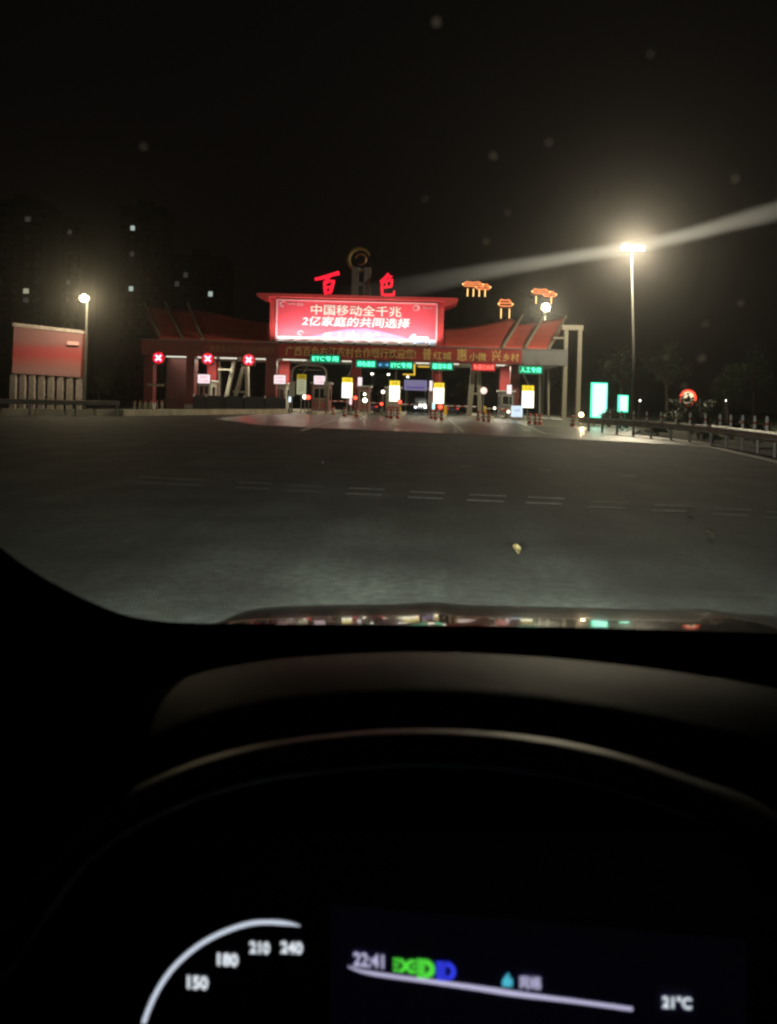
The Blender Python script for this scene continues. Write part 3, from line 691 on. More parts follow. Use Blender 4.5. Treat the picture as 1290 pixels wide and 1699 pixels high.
# lane barriers
for u, v, L, Y, lab in ((612, 668, 3.0, 83, 'lane barrier arm beyond the brownish booth'), (690, 671, 3.4, 83, 'lane barrier arm across the middle lane'), (765, 674, 3.2, 83, 'lane barrier arm between the fourth board and the raking pillars'), (826, 678, 2.6, 79, 'lane barrier arm right of the raking pillars'), (560, 665.5, 2.6, 83, 'lane barrier arm right of the pipe arch')):
    c = P(u, v, Y)
    t = thing('lane_barrier', lab, 'barrier', (c.x - L / 2, Y, 0), 'lane barrier arms')
    MB().box((c.x - L / 2, Y, .6), (.35, .3, 1.1)).build('cabinet', YELP, t)
    z = c.z
    MB().box((c.x, Y - .2, z), (L, .06, .1)).build('arm', DRUMW, t)
    for j in range(3): MB().box((c.x - L / 2 + L * (.3 + .25 * j), Y - .2, z), (.3, .066, .106)).build('red_stripe', DRUMR, t)
# yellow height bars beyond the middle lane
t = thing('height_bar', 'yellow lit height limit bar hanging in the middle lane', 'height bar', P(688, 622, 81))
Y = 81
YLIT = glow('yellow_tube_lit', (1, .62, .06), .9)
MB().path([P(688, 604, Y), P(688, 623, Y)], .1, 6).build('hanger', YLIT, t); MB().path([P(669, 621, Y), P(688, 621.5, Y)], .08, 6).build('bar', YLIT, t); MB().path([P(694, 608, Y), P(713, 608.5, Y)], .08, 6).build('bar', YLIT, t)

# ================================================================== BEYOND THE GATE
def car(name, lab, x, y, paint, face=1, L=4.4, Wd=1.75, Hh=1.45, lit=True, grp='vehicles beyond the gate', van=False):
    t = thing(name, lab, 'van' if van else 'car', (x, y, 0.006), grp)
    prof = [(0, .35), (0, .75), (.1, .85), (.95, .95), (1.5, Hh * .97), (2.2, Hh), (3.3, Hh * .97), (4.0, 1.0), (4.4, .92), (4.4, .35)] if not van else [(0, .4), (0, 1.0), (.3, 1.15), (.9, Hh * .95), (1.2, Hh), (4.3, Hh), (4.4, Hh * .9), (4.4, .4)]
    m = MB(); pf = [((px - L / 2) * -face, pz) for px, pz in prof]
    n = len(pf)
    vs = []
    for s in (-1, 1):
        for px, pz in pf: vs.append((x + s * Wd / 2 * (1 if pz < 1 else .86), y - px * 1.0 * -1, pz))
    m.add(vs, [tuple(range(n)), tuple(range(2 * n - 1, n - 1, -1))] + [(i, i + n, (i + 1) % n + n, (i + 1) % n) for i in range(n)])
    bevel(m.build('body', paint, t), .05)
    yf = y - L / 2 if face * 1 else y
    front = y - L / 2
    MB().box((x, front + (.62 if not van else .42), Hh * .83 if not van else Hh * .76), (Wd * .74, .06, Hh * .26), tilt=Matrix.Rotation(R(-50 if not van else -30), 3, 'X')).build('front_glass' if face > 0 else 'rear_glass', GLASSD, t)
    for s in (-1, 1):
        for yy in (-1.35, 1.35):
            wv = MB().path([(x + s * (Wd / 2 - .2), y + yy, .32), (x + s * (Wd / 2 + .01), y + yy, .32)], .31, 14).build('wheel', pbr('tyre', (.02, .02, .02), .8), t)
            MB().path([(x + s * (Wd / 2 + .0), y + yy, .32), (x + s * (Wd / 2 + .02), y + yy, .32)], .19, 10).build('rim', STEEL, wv)
        MB().box((x + s * Wd * .36, front - .02, .72), (.3, .06, .16)).build('headlight' if face > 0 else 'tail_light', (glow('headlight_lit', (.85, .93, 1), 7) if face > 0 else glow('tail_lit', (.8, .02, .02), 1.2)) if lit else GLASSD, t)
        MB().box((x + s * (Wd / 2 + .08), y - .9, 1.0), (.16, .1, .12)).build('mirror', paint, t)
    MB().box((x, front - .012, .5), (.44, .03, .13)).build('number_plate', pbr('plate_blue', (.05, .12, .4), .5), t)
pp = P(618, 676, 96); car('parked_car', 'dark plum car waiting beyond the booth beside the narrow red column', pp.x, 96, pbr('plum_paint', (.05, .02, .04), .25, .3, coat=.6), -1)
pp = P(698, 676, 104); car('delivery_van', 'dark van facing the camera beyond the middle lane with bright headlights', pp.x, 104, pbr('grey_blue_paint', (.08, .09, .13), .3, .3, coat=.6), 1, Hh=2.1, van=True)
pp = P(750, 680, 98); car('parked_car', 'dark unlit car in the lane left of the raking pillars', pp.x, 98, pbr('black_paint', (.015, .015, .018), .25, .3, coat=.6), -1, lit=True)
Y = 118; c = P(690, 639, Y)
t = thing('overhead_board', 'dim lilac lit board on legs seen through the middle lane', 'sign', (c.x, Y, 0))
pbox(MB(), 690, 639, 38, 17, Y, .3).build('face', glow('lilac_board_lit', (.34, .3, .55), .55), t)
pbox(MB(), 690, 643, 30, 3, Y - .05, .04).build('lettering_strip', glow('lilac_board_line', (.15, .1, .4), .6, vis=False), t)
for s in (-16, 16):
    q = P(690 + s, 650, Y + .15); MB().path([(q.x, Y + .15, 0), (q.x, Y + .15, c.z)], .1, 6).build('leg', STEEL, t)

LAMPY = glow('street_lamp_lens', (1.0, .86, .55), 60.0, vis=False); LAMPW = glow('street_lamp_lens_white', (1.0, .93, .8), 8.0)
def street_lamp(u, v, Y, lab, hw, mat, power, col, base_u=None, dy=0.0, grp='roadside lamps', lz=.2):
    c = P(u, v, Y); bx = c.x if base_u is None else P(base_u, 655, Y).x
    t = thing('street_lamp', lab, 'street lamp', (bx, Y, 0), grp)
    MB().path([(bx, Y + .3, -.1), (c.x, Y + .3, c.z + .2)], [.13, .07], 8).build('pole', POLE, t)
    MB().path([(c.x, Y + .3, c.z + .15), (c.x, Y - .1, c.z + .22)], .05, 6).build('arm', STEEL, t)
    MB().box((c.x, Y - .2, c.z + .14), (hw + .12, .5, .12)).build('head', DARKM, t)
    MB().blob((c.x, Y - .22, c.z), (hw / 2, .25, lz), 12, 8).build('lens', mat, t, smooth=True)
    if power: lamp('POINT', 'street_lamp_light', P(u, v + 1, Y - 1.3), power, col, t, size=.25)
    return t
street_lamp(142, 495, 57, 'street lamp with warm light beside the pink billboard', .62, LAMPY, 1700, (1, .82, .5), base_u=137, lz=.26)
street_lamp(906, 510, 112, 'round warm street lamp behind the right roof wing', 1.15, LAMPY, 6000, (1, .88, .62), lz=.55)
for u, v, Y, lab in ((618, 620, 160, 'far small street lamp seen through the lane of the short green sign'), (645, 621, 170, 'far street lamp behind the third yellow and white board'), (677, 625, 190, 'far street lamp under the yellow height bar')):
    street_lamp(u, v, Y, lab, .55, LAMPW, 0, None)

# high mast lamp on the right, a row of floodlights on one pole
Y = 68; c = P(1050, 412, Y); bx = P(1052.5, 655, Y).x
t = thing('high_mast_lamp', 'tall pole with a row of glaring warm floodlights on the right', 'street lamp', (bx, Y, 0))
MB().path([(bx, Y + .4, -.1), (bx, Y + .4, 6), (c.x, Y + .4, c.z + .3)], [.15, .12, .07], 10).build('pole', POLE, t, smooth=True)
MB().box((c.x, Y + .4, c.z + .25), (2.1, .12, .12)).build('crossbar', STEEL, t)
MAST = glow('mast_lens_lit', (1.0, .9, .66), 120.0, vis=False)
for i in range(5):
    x = c.x - .8 + .4 * i
    h = MB().box((x, Y + .1, c.z + .12), (.36, .4, .34), tilt=Matrix.Rotation(R(25), 3, 'X')).build('floodlight_head', DARKM, t)
    MB().box((x, Y - .13, c.z - .0 + .03 * (i % 2)), (.33, .05, .32), tilt=Matrix.Rotation(R(25), 3, 'X')).build('lens', MAST, h)
lamp('POINT', 'high_mast_light', P(1049, 414, Y - 1.7), 12000, (1, .85, .6), t, size=.35)

# neon-outlined pavilions on the hill
NEON = glow('pavilion_light_string', (1.0, .3, .1), 1.5); NEONW = glow('pavilion_column_light', (1.0, .6, .2), 2.6)
ROOFD = pbr('light_washed_tiles', (.5, .2, .08), .6); TIMB = pbr('dark_red_timber', (.12, .03, .02), .7)  # string lights' orange wash put into the roof colour
def pavilion(u0, u1, vt, vb, Y, ncol, lab, two=False, gap=False):
    k = Y / FOC; c = P((u0 + u1) / 2, vb, Y); W2 = (u1 - u0) * k / 2; Hh = (vb - vt) * k
    t = thing('pavilion', lab, 'pavilion', (c.x, Y, c.z), 'light-outlined pavilions on the hill')
    zg = min(hillz(c.x, Y), c.z) - 4
    MB().span((c.x - W2 * .8, Y - 3, zg), (c.x + W2 * .8, Y + 4, c.z)).build('base', HILLM, t)
    ze = c.z + Hh * .5; zr = c.z + Hh * .93
    def roof(cx, w2, z0, z1, yd, nm):
        m = MB()
        eave = [(cx - w2, Y - yd, z0 + .55), (cx - w2 * .8, Y - yd, z0), (cx, Y - yd, z0 - .05), (cx + w2 * .8, Y - yd, z0), (cx + w2, Y - yd, z0 + .55)]
        back = [(a, Y + yd, b) for a, _, b in eave]
        rid = [(cx - w2 * .62, Y, z1 + .25), (cx, Y, z1 - .05), (cx + w2 * .62, Y, z1 + .25)]
        midl = [Vector(p).lerp(Vector(q), .5) for p, q in zip((eave[0], eave[2], eave[4]), rid)]; midl[0].z -= .25; midl[2].z -= .25  # middle string added to fill the roof with glow
        vs = eave + back + rid
        m.add(vs, [(0, 1, 10), (1, 2, 11, 10), (2, 3, 12, 11), (3, 4, 12), (5, 10, 6), (6, 10, 11, 7), (7, 11, 12, 8), (8, 12, 9), (0, 10, 5), (4, 9, 12)])
        ro = m.build('roof', ROOFD, t)
        for line in (eave, midl, rid, [eave[0], rid[0]], [eave[4], rid[2]]):
            MB().path([Vector(p) + Vector((0, -.15, .08)) for p in line], .22, 5).build('light_string', NEON, ro)
        for p in (eave[0], eave[4]): MB().blob(Vector(p) + Vector((0, -.2, .3)), .35, 6, 4).build('eave_light', NEONW, ro)
    if two:
        roof(c.x - W2 * .25, W2 * .7, ze + Hh * .12, zr, 3, 'a'); roof(c.x + W2 * .45, W2 * .5, ze - Hh * .02, ze + Hh * .3, 2.5, 'b')
    else:
        roof(c.x, W2, ze + Hh * .1, zr, 3, 'a')
    for i in range(ncol):
        x = c.x - W2 * .6 + W2 * 1.2 * i / (ncol - 1)
        o = MB().path([(x, Y - 2, c.z), (x, Y - 2, ze + Hh * .12)], .3, 6).build('column', TIMB, t)
        MB().path([(x, Y - 2.36, c.z + .2), (x, Y - 2.36, ze)], .2, 5).build('light_string', NEONW, o)
pavilion(766, 814, 467, 494, 300, 4, 'widest orange light-outlined pavilion, left on the hill', two=True)
pavilion(826, 849, 496, 530, 296, 2, 'narrow tall orange-lit pavilion just above the right roof wing')
pavilion(880, 922, 479, 506, 305, 2, 'orange light-outlined pavilion above the round street lamp', two=True)

# dark apartment towers on the left with a few lit windows
WLIT = glow('window_lit_white', (.72, .85, .78), .55, vis=False); WDIM = glow('window_lit_dim', (.5, .45, .4), .07, vis=False); WWARM = glow('window_lit_warm', (.9, .85, .6), .4, vis=False)
def tower(u0, u1, vt, Y, ncol, lits, lab):
    a = P(u0, 655, Y); b = P(u1, 655, Y); zt_ = P((u0 + u1) / 2, vt, Y).z; wd = b.x - a.x
    t = thing('apartment_tower', lab, 'building', ((a.x + b.x) / 2, Y, 0), 'dark towers on the left')
    MB().span((a.x, Y, -.2), (b.x, Y + 14, zt_)).build('wall', BLDG, t)
    r = MB().span((a.x - .4, Y - .4, zt_), (b.x + .4, Y + 14.4, zt_ + .8)).build('parapet', BLDG, t)
    MB().span((a.x + wd * .3, Y + 4, zt_ + .8), (a.x + wd * .6, Y + 9, zt_ + 4)).build('lift_house', BLDG, r)
    nf = int(zt_ // 3.1); pitch = wd / ncol
    me = None
    litset = {}
    for u, v, mm in lits:
        q = P(u, v, Y); ci = max(0, min(ncol - 1, int((q.x - a.x) / pitch))); fi = max(0, min(nf - 1, int((q.z - .4) // 3.1))); litset[(ci, fi)] = mm
    for fi in range(nf):
        for ci in range(ncol):
            x = a.x + pitch * (ci + .5); z = .4 + 3.1 * fi + 1.6
            if me is None:
                wn = MB().box((x, Y - .02, z), (pitch * .5, .1, 1.7)).build('window', GLASSD, t); me = wn.data
                for vv in me.vertices: vv.co -= Vector((x, Y - .02, z)) - t.location
                wn.location = Vector((x, Y - .02, z)) - t.location
            else:
                wn = bpy.data.objects.new('window', me); C.objects.link(wn); wn.parent = t; wn.location = Vector((x, Y - .02, z)) - t.location
            if (ci, fi) in litset:
                wn.material_slots[0].link = 'OBJECT'; wn.material_slots[0].material = litset[(ci, fi)]
    # balcony slabs
    for fi in range(1, nf, 2): MB().span((a.x + pitch * .1, Y - .5, .4 + 3.1 * fi), (a.x + wd - pitch * .1, Y, .55 + 3.1 * fi)).build('balcony_slab', BLDG, t)
tower(-25, 66, 335, 270, 5, [(37, 482, WWARM), (49, 362, WDIM), (36, 497, WDIM), (36, 500, WDIM)], 'dark tower at the left edge with one warm lit window low down')
tower(76, 128, 372, 290, 4, [(116, 388, WDIM), (110, 466, WDIM)], 'dark tower behind the left street lamp with a red light column')
tower(192, 262, 345, 280, 5, [(225, 380, WLIT), (226, 415, WDIM), (218, 482, WLIT)], 'tallest dark tower with white lit windows one above another')
tower(282, 366, 428, 265, 6, [(311, 452, WDIM), (346, 493, WLIT), (277, 478, WDIM)], 'lower dark tower behind the left roof wing with a lit window')
Y = 288; t = thing('vertical_light_strip', 'red and yellow vertical light strip on the tower behind the street lamp', 'sign', P(82, 512, Y))
for v0, v1, mm in ((461, 466, glow('neon_red', (.8, .02, .06), .6)), (474, 492, glow('neon_red_dim', (.35, .01, .03), .35)), (500, 512, glow('neon_yellow_dim', (.4, .25, .03), .3))):
    MB().path([P(82, v0, Y), P(82, v1, Y)], .55, 6).build('segment', mm, t)

# pink billboard on striped posts, far left
Y = 57.5
BPK = bpy.data.materials.new('pink_board_red_glow'); BPK.use_nodes = True; tt = BPK.node_tree; b_ = tt.nodes['Principled BSDF']; b_.inputs['Roughness'].default_value = .6
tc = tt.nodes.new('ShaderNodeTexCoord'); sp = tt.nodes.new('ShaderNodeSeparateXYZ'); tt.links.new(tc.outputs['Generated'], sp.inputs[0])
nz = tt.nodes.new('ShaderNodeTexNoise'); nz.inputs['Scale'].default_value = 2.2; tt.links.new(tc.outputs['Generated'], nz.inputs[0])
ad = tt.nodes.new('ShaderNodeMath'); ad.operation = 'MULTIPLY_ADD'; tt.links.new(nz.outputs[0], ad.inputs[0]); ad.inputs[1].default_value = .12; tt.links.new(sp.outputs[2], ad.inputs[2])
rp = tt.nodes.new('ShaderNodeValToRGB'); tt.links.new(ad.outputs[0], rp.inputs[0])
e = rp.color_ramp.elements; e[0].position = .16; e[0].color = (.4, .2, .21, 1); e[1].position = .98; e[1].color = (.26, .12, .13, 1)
for ps, cc in ((.34, (.42, .13, .13, 1)), (.48, (.44, .06, .07, 1)), (.62, (.4, .07, .08, 1)), (.74, (.28, .12, .13, 1))):  # red glow across the board, put into its colour
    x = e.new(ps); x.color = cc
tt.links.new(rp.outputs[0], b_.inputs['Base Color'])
aL = P(21, 619, Y); aR = P(134, 626, Y + 1.5)
t = thing('billboard', 'faded pink billboard with a painted red glow band on pale posts, far left', 'billboard', ((aL.x + aR.x) / 2, Y, 0))
q0, q1, q2, q3 = P(20, 619, Y), P(134, 626, Y + 1.5), P(138, 553, Y + 1.5), P(23, 541, Y)
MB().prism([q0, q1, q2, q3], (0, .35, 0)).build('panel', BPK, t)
MB().prism([q3 + Vector((-.05, -.08, -.02)), q2 + Vector((.05, -.08, -.02)), q2 + Vector((.05, -.08, .22)), q3 + Vector((-.05, -.08, .26))], (0, .5, 0)).build('top_frame', pbr('grimy_white_paint', (.4, .34, .32), .7, var=.25), t)
MB().prism([q1 + Vector((0, -.05, 0)), q1 + Vector((.25, -.05, 0)), q2 + Vector((.25, -.05, 0)), q2 + Vector((0, -.05, 0))], (0, .42, 0)).build('side_frame', MAROON, t)
MB().prism([P(112, 566, Y + 1.0), P(131, 567, Y + 1.3), P(131, 573, Y + 1.3), P(112, 572, Y + 1.0)], (0, -.02, 0)).build('printed_logo', BBPALE, t)
for i in range(8):
    u = 22 + 15.6 * i; Yp = Y + .2 + 1.5 * i / 7; a = P(u, 656, Yp)
    MB().span((a.x - .2, Yp - .15, -.1), (a.x + .2, Yp + .15, P(u, 621 + i * .6, Yp).z)).build('post', MATS['grimy_white_paint'], t)

# low pale wall and steel rail on the left
a0 = G(205, 690.5); a1 = G(482, 683)
A = Vector((a0[0], a0[1], 0)); B = Vector((P(482, 683, 74).x, 74, 0))
t = thing('low_wall', 'long low pale concrete wall along the left of the plaza', 'wall', A)
d = (B - A); nseg = 14; n = Vector((-d.y, d.x, 0)).normalized()
for i in range(nseg):
    p = A + d * (i / nseg + .0006); q = A + d * ((i + 1) / nseg - .0006)
    hh = .42 + random.uniform(-.01, .01)
    MB().prism([p, q, q + Vector((0, 0, hh)), p + Vector((0, 0, hh))], n * .5).build('block', KERB, t)
BLKF = pbr('black_fence_board', (.012, .012, .013), .8)
t = thing('dark_fence', 'dark solid fence panels with pale post tips behind the low wall', 'fence', P(325, 668, 66))
fu = [(322, 655.5), (342.5, 656), (374, 656.8), (405.5, 657.6), (440, 658.6), (474, 659.6)]
for (u0, v0), (u1, v1) in zip(fu, fu[1:]):
    p, q = P(u0 + .6, v0, 66 + (u0 - 322) * .05), P(u1 - .6, v1, 66 + (u1 - 322) * .05)
    MB().prism([(p.x, p.y, 0), (q.x, q.y, 0), q, p], (0, .08, 0)).build('panel', BLKF, t)
for u, v in fu:
    p = P(u, v - 2, 66 + (u - 322) * .05); o = MB().span((p.x - .05, p.y - .06, 0), (p.x + .05, p.y + .06, p.z - .22)).build('post', BLKF, t); MB().span((p.x - .06, p.y - .07, p.z - .22), (p.x + .06, p.y + .07, p.z)).build('cap', WHITE, o)
for i in range(6):
    u = 224 + 9 * i; p = P(u, 668, 56)
    t = thing('bollard', ('small pale bollard behind the low wall, %s of six' % ('leftmost', 'second from the left', 'third from the left', 'fourth from the left', 'fifth from the left', 'rightmost')[i]), 'bollard', (p.x, 56, 0), 'pale bollards behind the low wall')
    MB().lathe((p.x, 56, -.1), [(.09, 0), (.08, P(u, 664, 56).z + .02), (.04, P(u, 664, 56).z + .08)], 8).build('shaft', KERB, t); MB().lathe((p.x, 56, P(u, 666.5, 56).z), [(.094, 0), (.094, .08)], 8).build('band', DRUMR, t)

def wbeam(name, lab, pts, ztop, group, mat, step, delin=None, hw=.31):
    """W-profile rail on posts along a polyline of ground points"""
    t = thing(name, lab, 'guardrail', (pts[0][0], pts[0][1], 0))
    P3 = [Vector((x, y, 0)) for x, y in pts]
    seg = [0]
    for a, b in zip(P3, P3[1:]): seg.append(seg[-1] + (b - a).length)
    def at(s):
        for i in range(len(P3) - 1):
            if s <= seg[i + 1] or i == len(P3) - 2:
                f_ = (s - seg[i]) / (seg[i + 1] - seg[i]); d_ = (P3[i + 1] - P3[i]).normalized(); return P3[i].lerp(P3[i + 1], f_), d_
    prof = [(0, 0), (.03, .02), (.08, .06), (.08, .1), (.02, .14), (.02, .17), (.08, .21), (.08, .25), (.03, .29), (0, hw)]
    L = seg[-1]; ns = max(1, round(L / 4))
    for i in range(ns):
        m = MB(); K = 5; rows = []
        for j in range(K):
            p, d_ = at(L * (i + j / (K - 1)) / ns + (.02 if j == 0 else 0)); n_ = Vector((-d_.y, d_.x, 0))
            if n_.x * p.x > 0: n_ = -n_
            rows.append([p + n_ * a + Vector((0, 0, ztop - hw + b)) for a, b in prof])
        np_ = len(prof)
        m.v = [q for r_ in rows for q in r_]; m.f = [(j * np_ + k_, (j + 1) * np_ + k_, (j + 1) * np_ + k_ + 1, j * np_ + k_ + 1) for j in range(K - 1) for k_ in range(np_ - 1)]
        o = m.build('rail_beam', mat, t); so = o.modifiers.new('thick', 'SOLIDIFY'); so.thickness = .012
    s = .4
    while s < L:
        p, d_ = at(s); n_ = Vector((-d_.y, d_.x, 0))
        if n_.x * p.x > 0: n_ = -n_
        p = p - n_ * .12
        MB().path([p + Vector((0, 0, -.1)), p + Vector((0, 0, ztop - .05))], .065, 8).build('post', mat, t)
        MB().box(p + n_ * .07 + Vector((0, 0, ztop - .16)), (.12, .12, .2)).build('spacer', mat, t)
        s += step
    if delin:
        for s in delin:
            p, d_ = at(s * L); n_ = Vector((-d_.y, d_.x, 0))
            if n_.x * p.x > 0: n_ = -n_
            p = p - n_ * .2
            o = MB().lathe(p + Vector((0, 0, ztop - .2)), [(.055, 0), (.05, .62), (.03, .66)], 8).build('delineator', DRUMW, t)
            MB().lathe(p + Vector((0, 0, ztop - .2)), [(.058, .36), (.057, .46)], 8).build('red_band', DRUMR, o)
    return t
wbeam('guardrail', 'steel guardrail with pale marker posts curving along the right', [(9.6, 12), (9.85, 17), (10.35, 22), (11.1, 27), (11.5, 31), (11.1, 35), (10.2, 40), (9.2, 45.5)], .78, None, STEEL, 1.9,
      [.30 + .042 * i for i in range(15)])
wbeam('guardrail', 'dark steel guardrail on the left in front of the pink billboard', [(-31, 38.5), (-26, 42), (-21.5, 46), (-18.9, 49)], .98, None, STEEL, 2.6)
t = thing('kerb_blocks', 'row of pale kerb blocks under the left guardrail', 'kerb', (-25, 43.6, 0))
pa, pb = Vector((-31, 39.6, 0)), Vector((-19.2, 50.4, 0))
for i in range(9):
    p = pa.lerp(pb, i / 9 + .006); q = pa.lerp(pb, (i + 1) / 9 - .006)
    MB().prism([p, q, q + Vector((0, 0, .4)), p + Vector((0, 0, .4))], (-.25, .3, 0)).build('block', KERB, t)

# green lit boxes on the right
GL = glow('green_box_lit', (.42, 1.0, .78), 2.4); GE = glow('green_box_edge', (.03, .8, .42), 2.0)
for u, v, wpx, hpx, Y, lab, txt in ((995, 664, 23, 55, 56, 'tall glaring green-white light box beside the guardrail', '出口'), (1035, 669.5, 13, 25, 60, 'smaller green-white light box right of the tall one', '出')):
    k = Y / FOC; c = P(u, v, Y)
    t = thing('light_box', lab, 'sign', (c.x, Y, 0), 'green light boxes by the guardrail')
    MB().box((c.x, Y + .15, c.z), (wpx * k + .16, .25, hpx * k + .16)).build('casing', GE, t)
    MB().box((c.x, Y, c.z), (wpx * k, .08, hpx * k)).build('face', GL, t)
    for s in (-.3, .3): MB().path([(c.x + s * wpx * k, Y + .15, -.1), (c.x + s * wpx * k, Y + .15, c.z - hpx * k / 2)], .05, 6).build('leg', STEEL, t)
Y = 54; c = P(965, 688, Y)
t = thing('marker_lamp', 'small orange-white lamp on a post at the end of the guardrail', 'lamp', (c.x, Y, 0))
MB().path([(c.x, Y, 0), (c.x, Y, c.z - .12)], .05, 6).build('post', STEEL, t); MB().blob((c.x, Y, c.z), .17, 10, 7).build('globe', glow('marker_lamp_lit', (1, .72, .4), 9), t, smooth=True)
lamp('POINT', 'marker_lamp_light', (c.x, Y - .4, c.z), 120, (1, .7, .4), t, size=.1)
# round red sign behind leaves
Y = 62; c = P(1142, 660, Y)
t = thing('round_light_sign', 'round red-rimmed glowing sign among dark bushes on the right', 'sign', (c.x, Y, 0))
MB().disc((c.x, Y + .1, c.z), .66, .12, 28).build('casing', DARKM, t)
MB().path([(c.x + .58 * math.cos(a), Y - .05, c.z + .58 * math.sin(a)) for a in [i * math.pi / 14 for i in range(29)]], .09, 6).build('red_ring', glow('ring_red_lit', (1, .07, .03), 2.0), t)
MB().disc((c.x - .02, Y - .03, c.z), .5, .03, 24).build('face', glow('round_face_lit', (1, .8, .5), 1.4), t)
MB().path([(c.x, Y + .15, -.1), (c.x, Y + .15, c.z)], .07, 6).build('post', STEEL, t)
for u, v, lab in ((1062, 664, 'tiny far lamp right of the high mast pole'), (1205, 664, 'tiny far lamp right of the round red sign')):
    street_lamp(u, v, 130, lab, .22, LAMPW, 0, None, grp='tiny far lamps on the right')

# ------------------------------------------------------------------ vegetation
def leafmesh(n, rx, ry, rz, size, seed, clumps=14):
    rd = random.Random(seed); v = []; fcs = []
    cl = []
    for _ in range(clumps):
        a = rd.uniform(0, 6.283); b = rd.uniform(-.8, 1); r_ = rd.uniform(.35, .85)
        cl.append((Vector((math.cos(a) * math.sqrt(1 - b * b) * r_ * rx, math.sin(a) * math.sqrt(1 - b * b) * r_ * ry, b * r_ * rz)), rd.uniform(.25, .5)))
    for i in range(n):
        c_, rr = rd.choice(cl)
        p = c_ + Vector((rd.gauss(0, 1) * rr * rx * .42, rd.gauss(0, 1) * rr * ry * .42, rd.gauss(0, 1) * rr * rz * .42))
        d1 = Vector((rd.gauss(0, 1), rd.gauss(0, 1), rd.gauss(0, .6))).normalized(); d2 = d1.cross(Vector((rd.gauss(0, 1), rd.gauss(0, 1), rd.gauss(0, 1)))).normalized()
        s_ = size * rd.uniform(.6, 1.3); k_ = len(v)
        v += [p - d1 * s_, p + d2 * s_ * .45, p + d1 * s_, p - d2 * s_ * .45]; fcs.append((k_, k_ + 1, k_ + 2, k_ + 3))
    return v, fcs
def make_tree(h, rx, seed, mat, name='tree', bush=False, n=2600):
    rd = random.Random(seed)
    t = bpy.data.objects.new(name, None); C.objects.link(t); t.empty_display_size = .3
    m = MB()
    if not bush:
        m.path([(0, 0, -.2), (.1, 0, h * .25), (-.05, .1, h * .5), (.1, 0, h * .8)], [h * .03, h * .024, h * .017, h * .006], 8)
        for i in range(6):
            a = i * 1.05 + rd.uniform(-.3, .3); z0 = h * rd.uniform(.35, .6)
            m.path([(0, 0, z0), (math.cos(a) * rx * .35, math.sin(a) * rx * .35, z0 + h * .1), (math.cos(a) * rx * .75, math.sin(a) * rx * .75, z0 + h * .22)], [h * .012, h * .008, h * .003], 5)
        zc = h * .66; rz = h * .36
    else:
        for i in range(7):
            a = i * .9; m.path([(0, 0, -.15), (math.cos(a) * rx * .3, math.sin(a) * rx * .3, h * .4), (math.cos(a) * rx * .6, math.sin(a) * rx * .6, h * .75)], [.03, .02, .008], 5)
        zc = h * .5; rz = h * .5
    m.build('trunk' if not bush else 'stems', BARK, t)
    v, f_ = leafmesh(n, rx, rx, rz, .16 if not bush else .09, seed)
    mb = MB(); mb.v = [p + Vector((0, 0, zc)) for p in v]; mb.f = f_
    mb.build('crown' if not bush else 'foliage', mat, t, recalc=False)
    return t
protos = {}
def plant(kind, x, y, sc, rz, lab, grp):
    cfg = {'tree_a': (7.5, 2.6, 3, LEAF, 'tree', False, 3000), 'tree_b': (9.5, 3.0, 11, LEAF2, 'tree', False, 3400), 'bush_a': (1.5, 1.3, 5, LEAF, 'shrub', True, 1500), 'bush_b': (2.0, 1.1, 8, LEAF2, 'shrub', True, 1500)}[kind]
    if kind not in protos: o = protos[kind] = make_tree(cfg[0], cfg[1], cfg[2], cfg[3], cfg[4], cfg[5], cfg[6])
    else: o = copy_tree(protos[kind])
    o.location = (x, y, -.12); o.scale = (sc, sc, sc * random.uniform(.9, 1.1)); o.rotation_euler = (0, 0, rz)
    tag(o, lab, cfg[4], grp)
ORD = ['first', 'second', 'third', 'fourth', 'fifth', 'sixth', 'seventh', 'eighth', 'ninth', 'tenth', 'eleventh', 'twelfth', 'thirteenth', 'fourteenth']
bs = [(12.2, 47), (12.9, 44), (13.8, 40), (13.6, 36.5), (14.2, 33), (13.9, 29.5), (13.2, 26), (12.6, 23), (13.1, 54.6), (16.6, 42), (17.5, 50), (21.0, 60.5)]
for i, (x, y) in enumerate(bs):
    plant('bush_a' if i % 2 else 'bush_b', x + random.uniform(-.2, .4), y, random.uniform(.42, .62) if i < 8 else (.8, .85, .8, 1.75)[i - 8], i * 1.3, 'low dark shrub behind the right guardrail, %s from its far end' % ORD[i] if i < 8 else ('dark taller shrub below the green light boxes', 'dark taller shrub right of the green light boxes', 'dark shrub at the foot of the high mast lamp', 'dark shrub in front of the round red sign')[i - 8], 'shrubs behind the right guardrail')
ts = [(30, 96), (36, 92), (42, 99), (49, 94), (56, 102), (47, 84), (27, 106), (60, 92)]
for i, (x, y) in enumerate(ts):
    plant('tree_a' if i % 2 else 'tree_b', x, y, random.uniform(.75, 1.05) if i < 7 else .6, i * 2.1, 'dark tree on the right, %s of the row from the high mast pole' % ORD[i], 'dark trees on the right')
ts = [(-14, 150), (-9, 165), (9, 158), (15, 150), (2, 195), (24, 148)]
for i, (x, y) in enumerate(ts):
    plant('tree_b' if i % 2 else 'tree_a', x, y, random.uniform(.75, 1.0), i * 1.7, 'dim tree seen far off through the gate lanes, %s from the left' % ORD[i], 'far trees beyond the gate')
ts = [(-37, 74), (-33, 80), (-28, 86), (-42, 68)]
for i, (x, y) in enumerate(ts):
    plant('tree_a' if i % 2 else 'tree_b', x, y, random.uniform(.5, .7), i * 1.9, 'dark tree between the pink billboard and the gate, %s nearest the gate' % ORD[i], 'dark trees on the left')
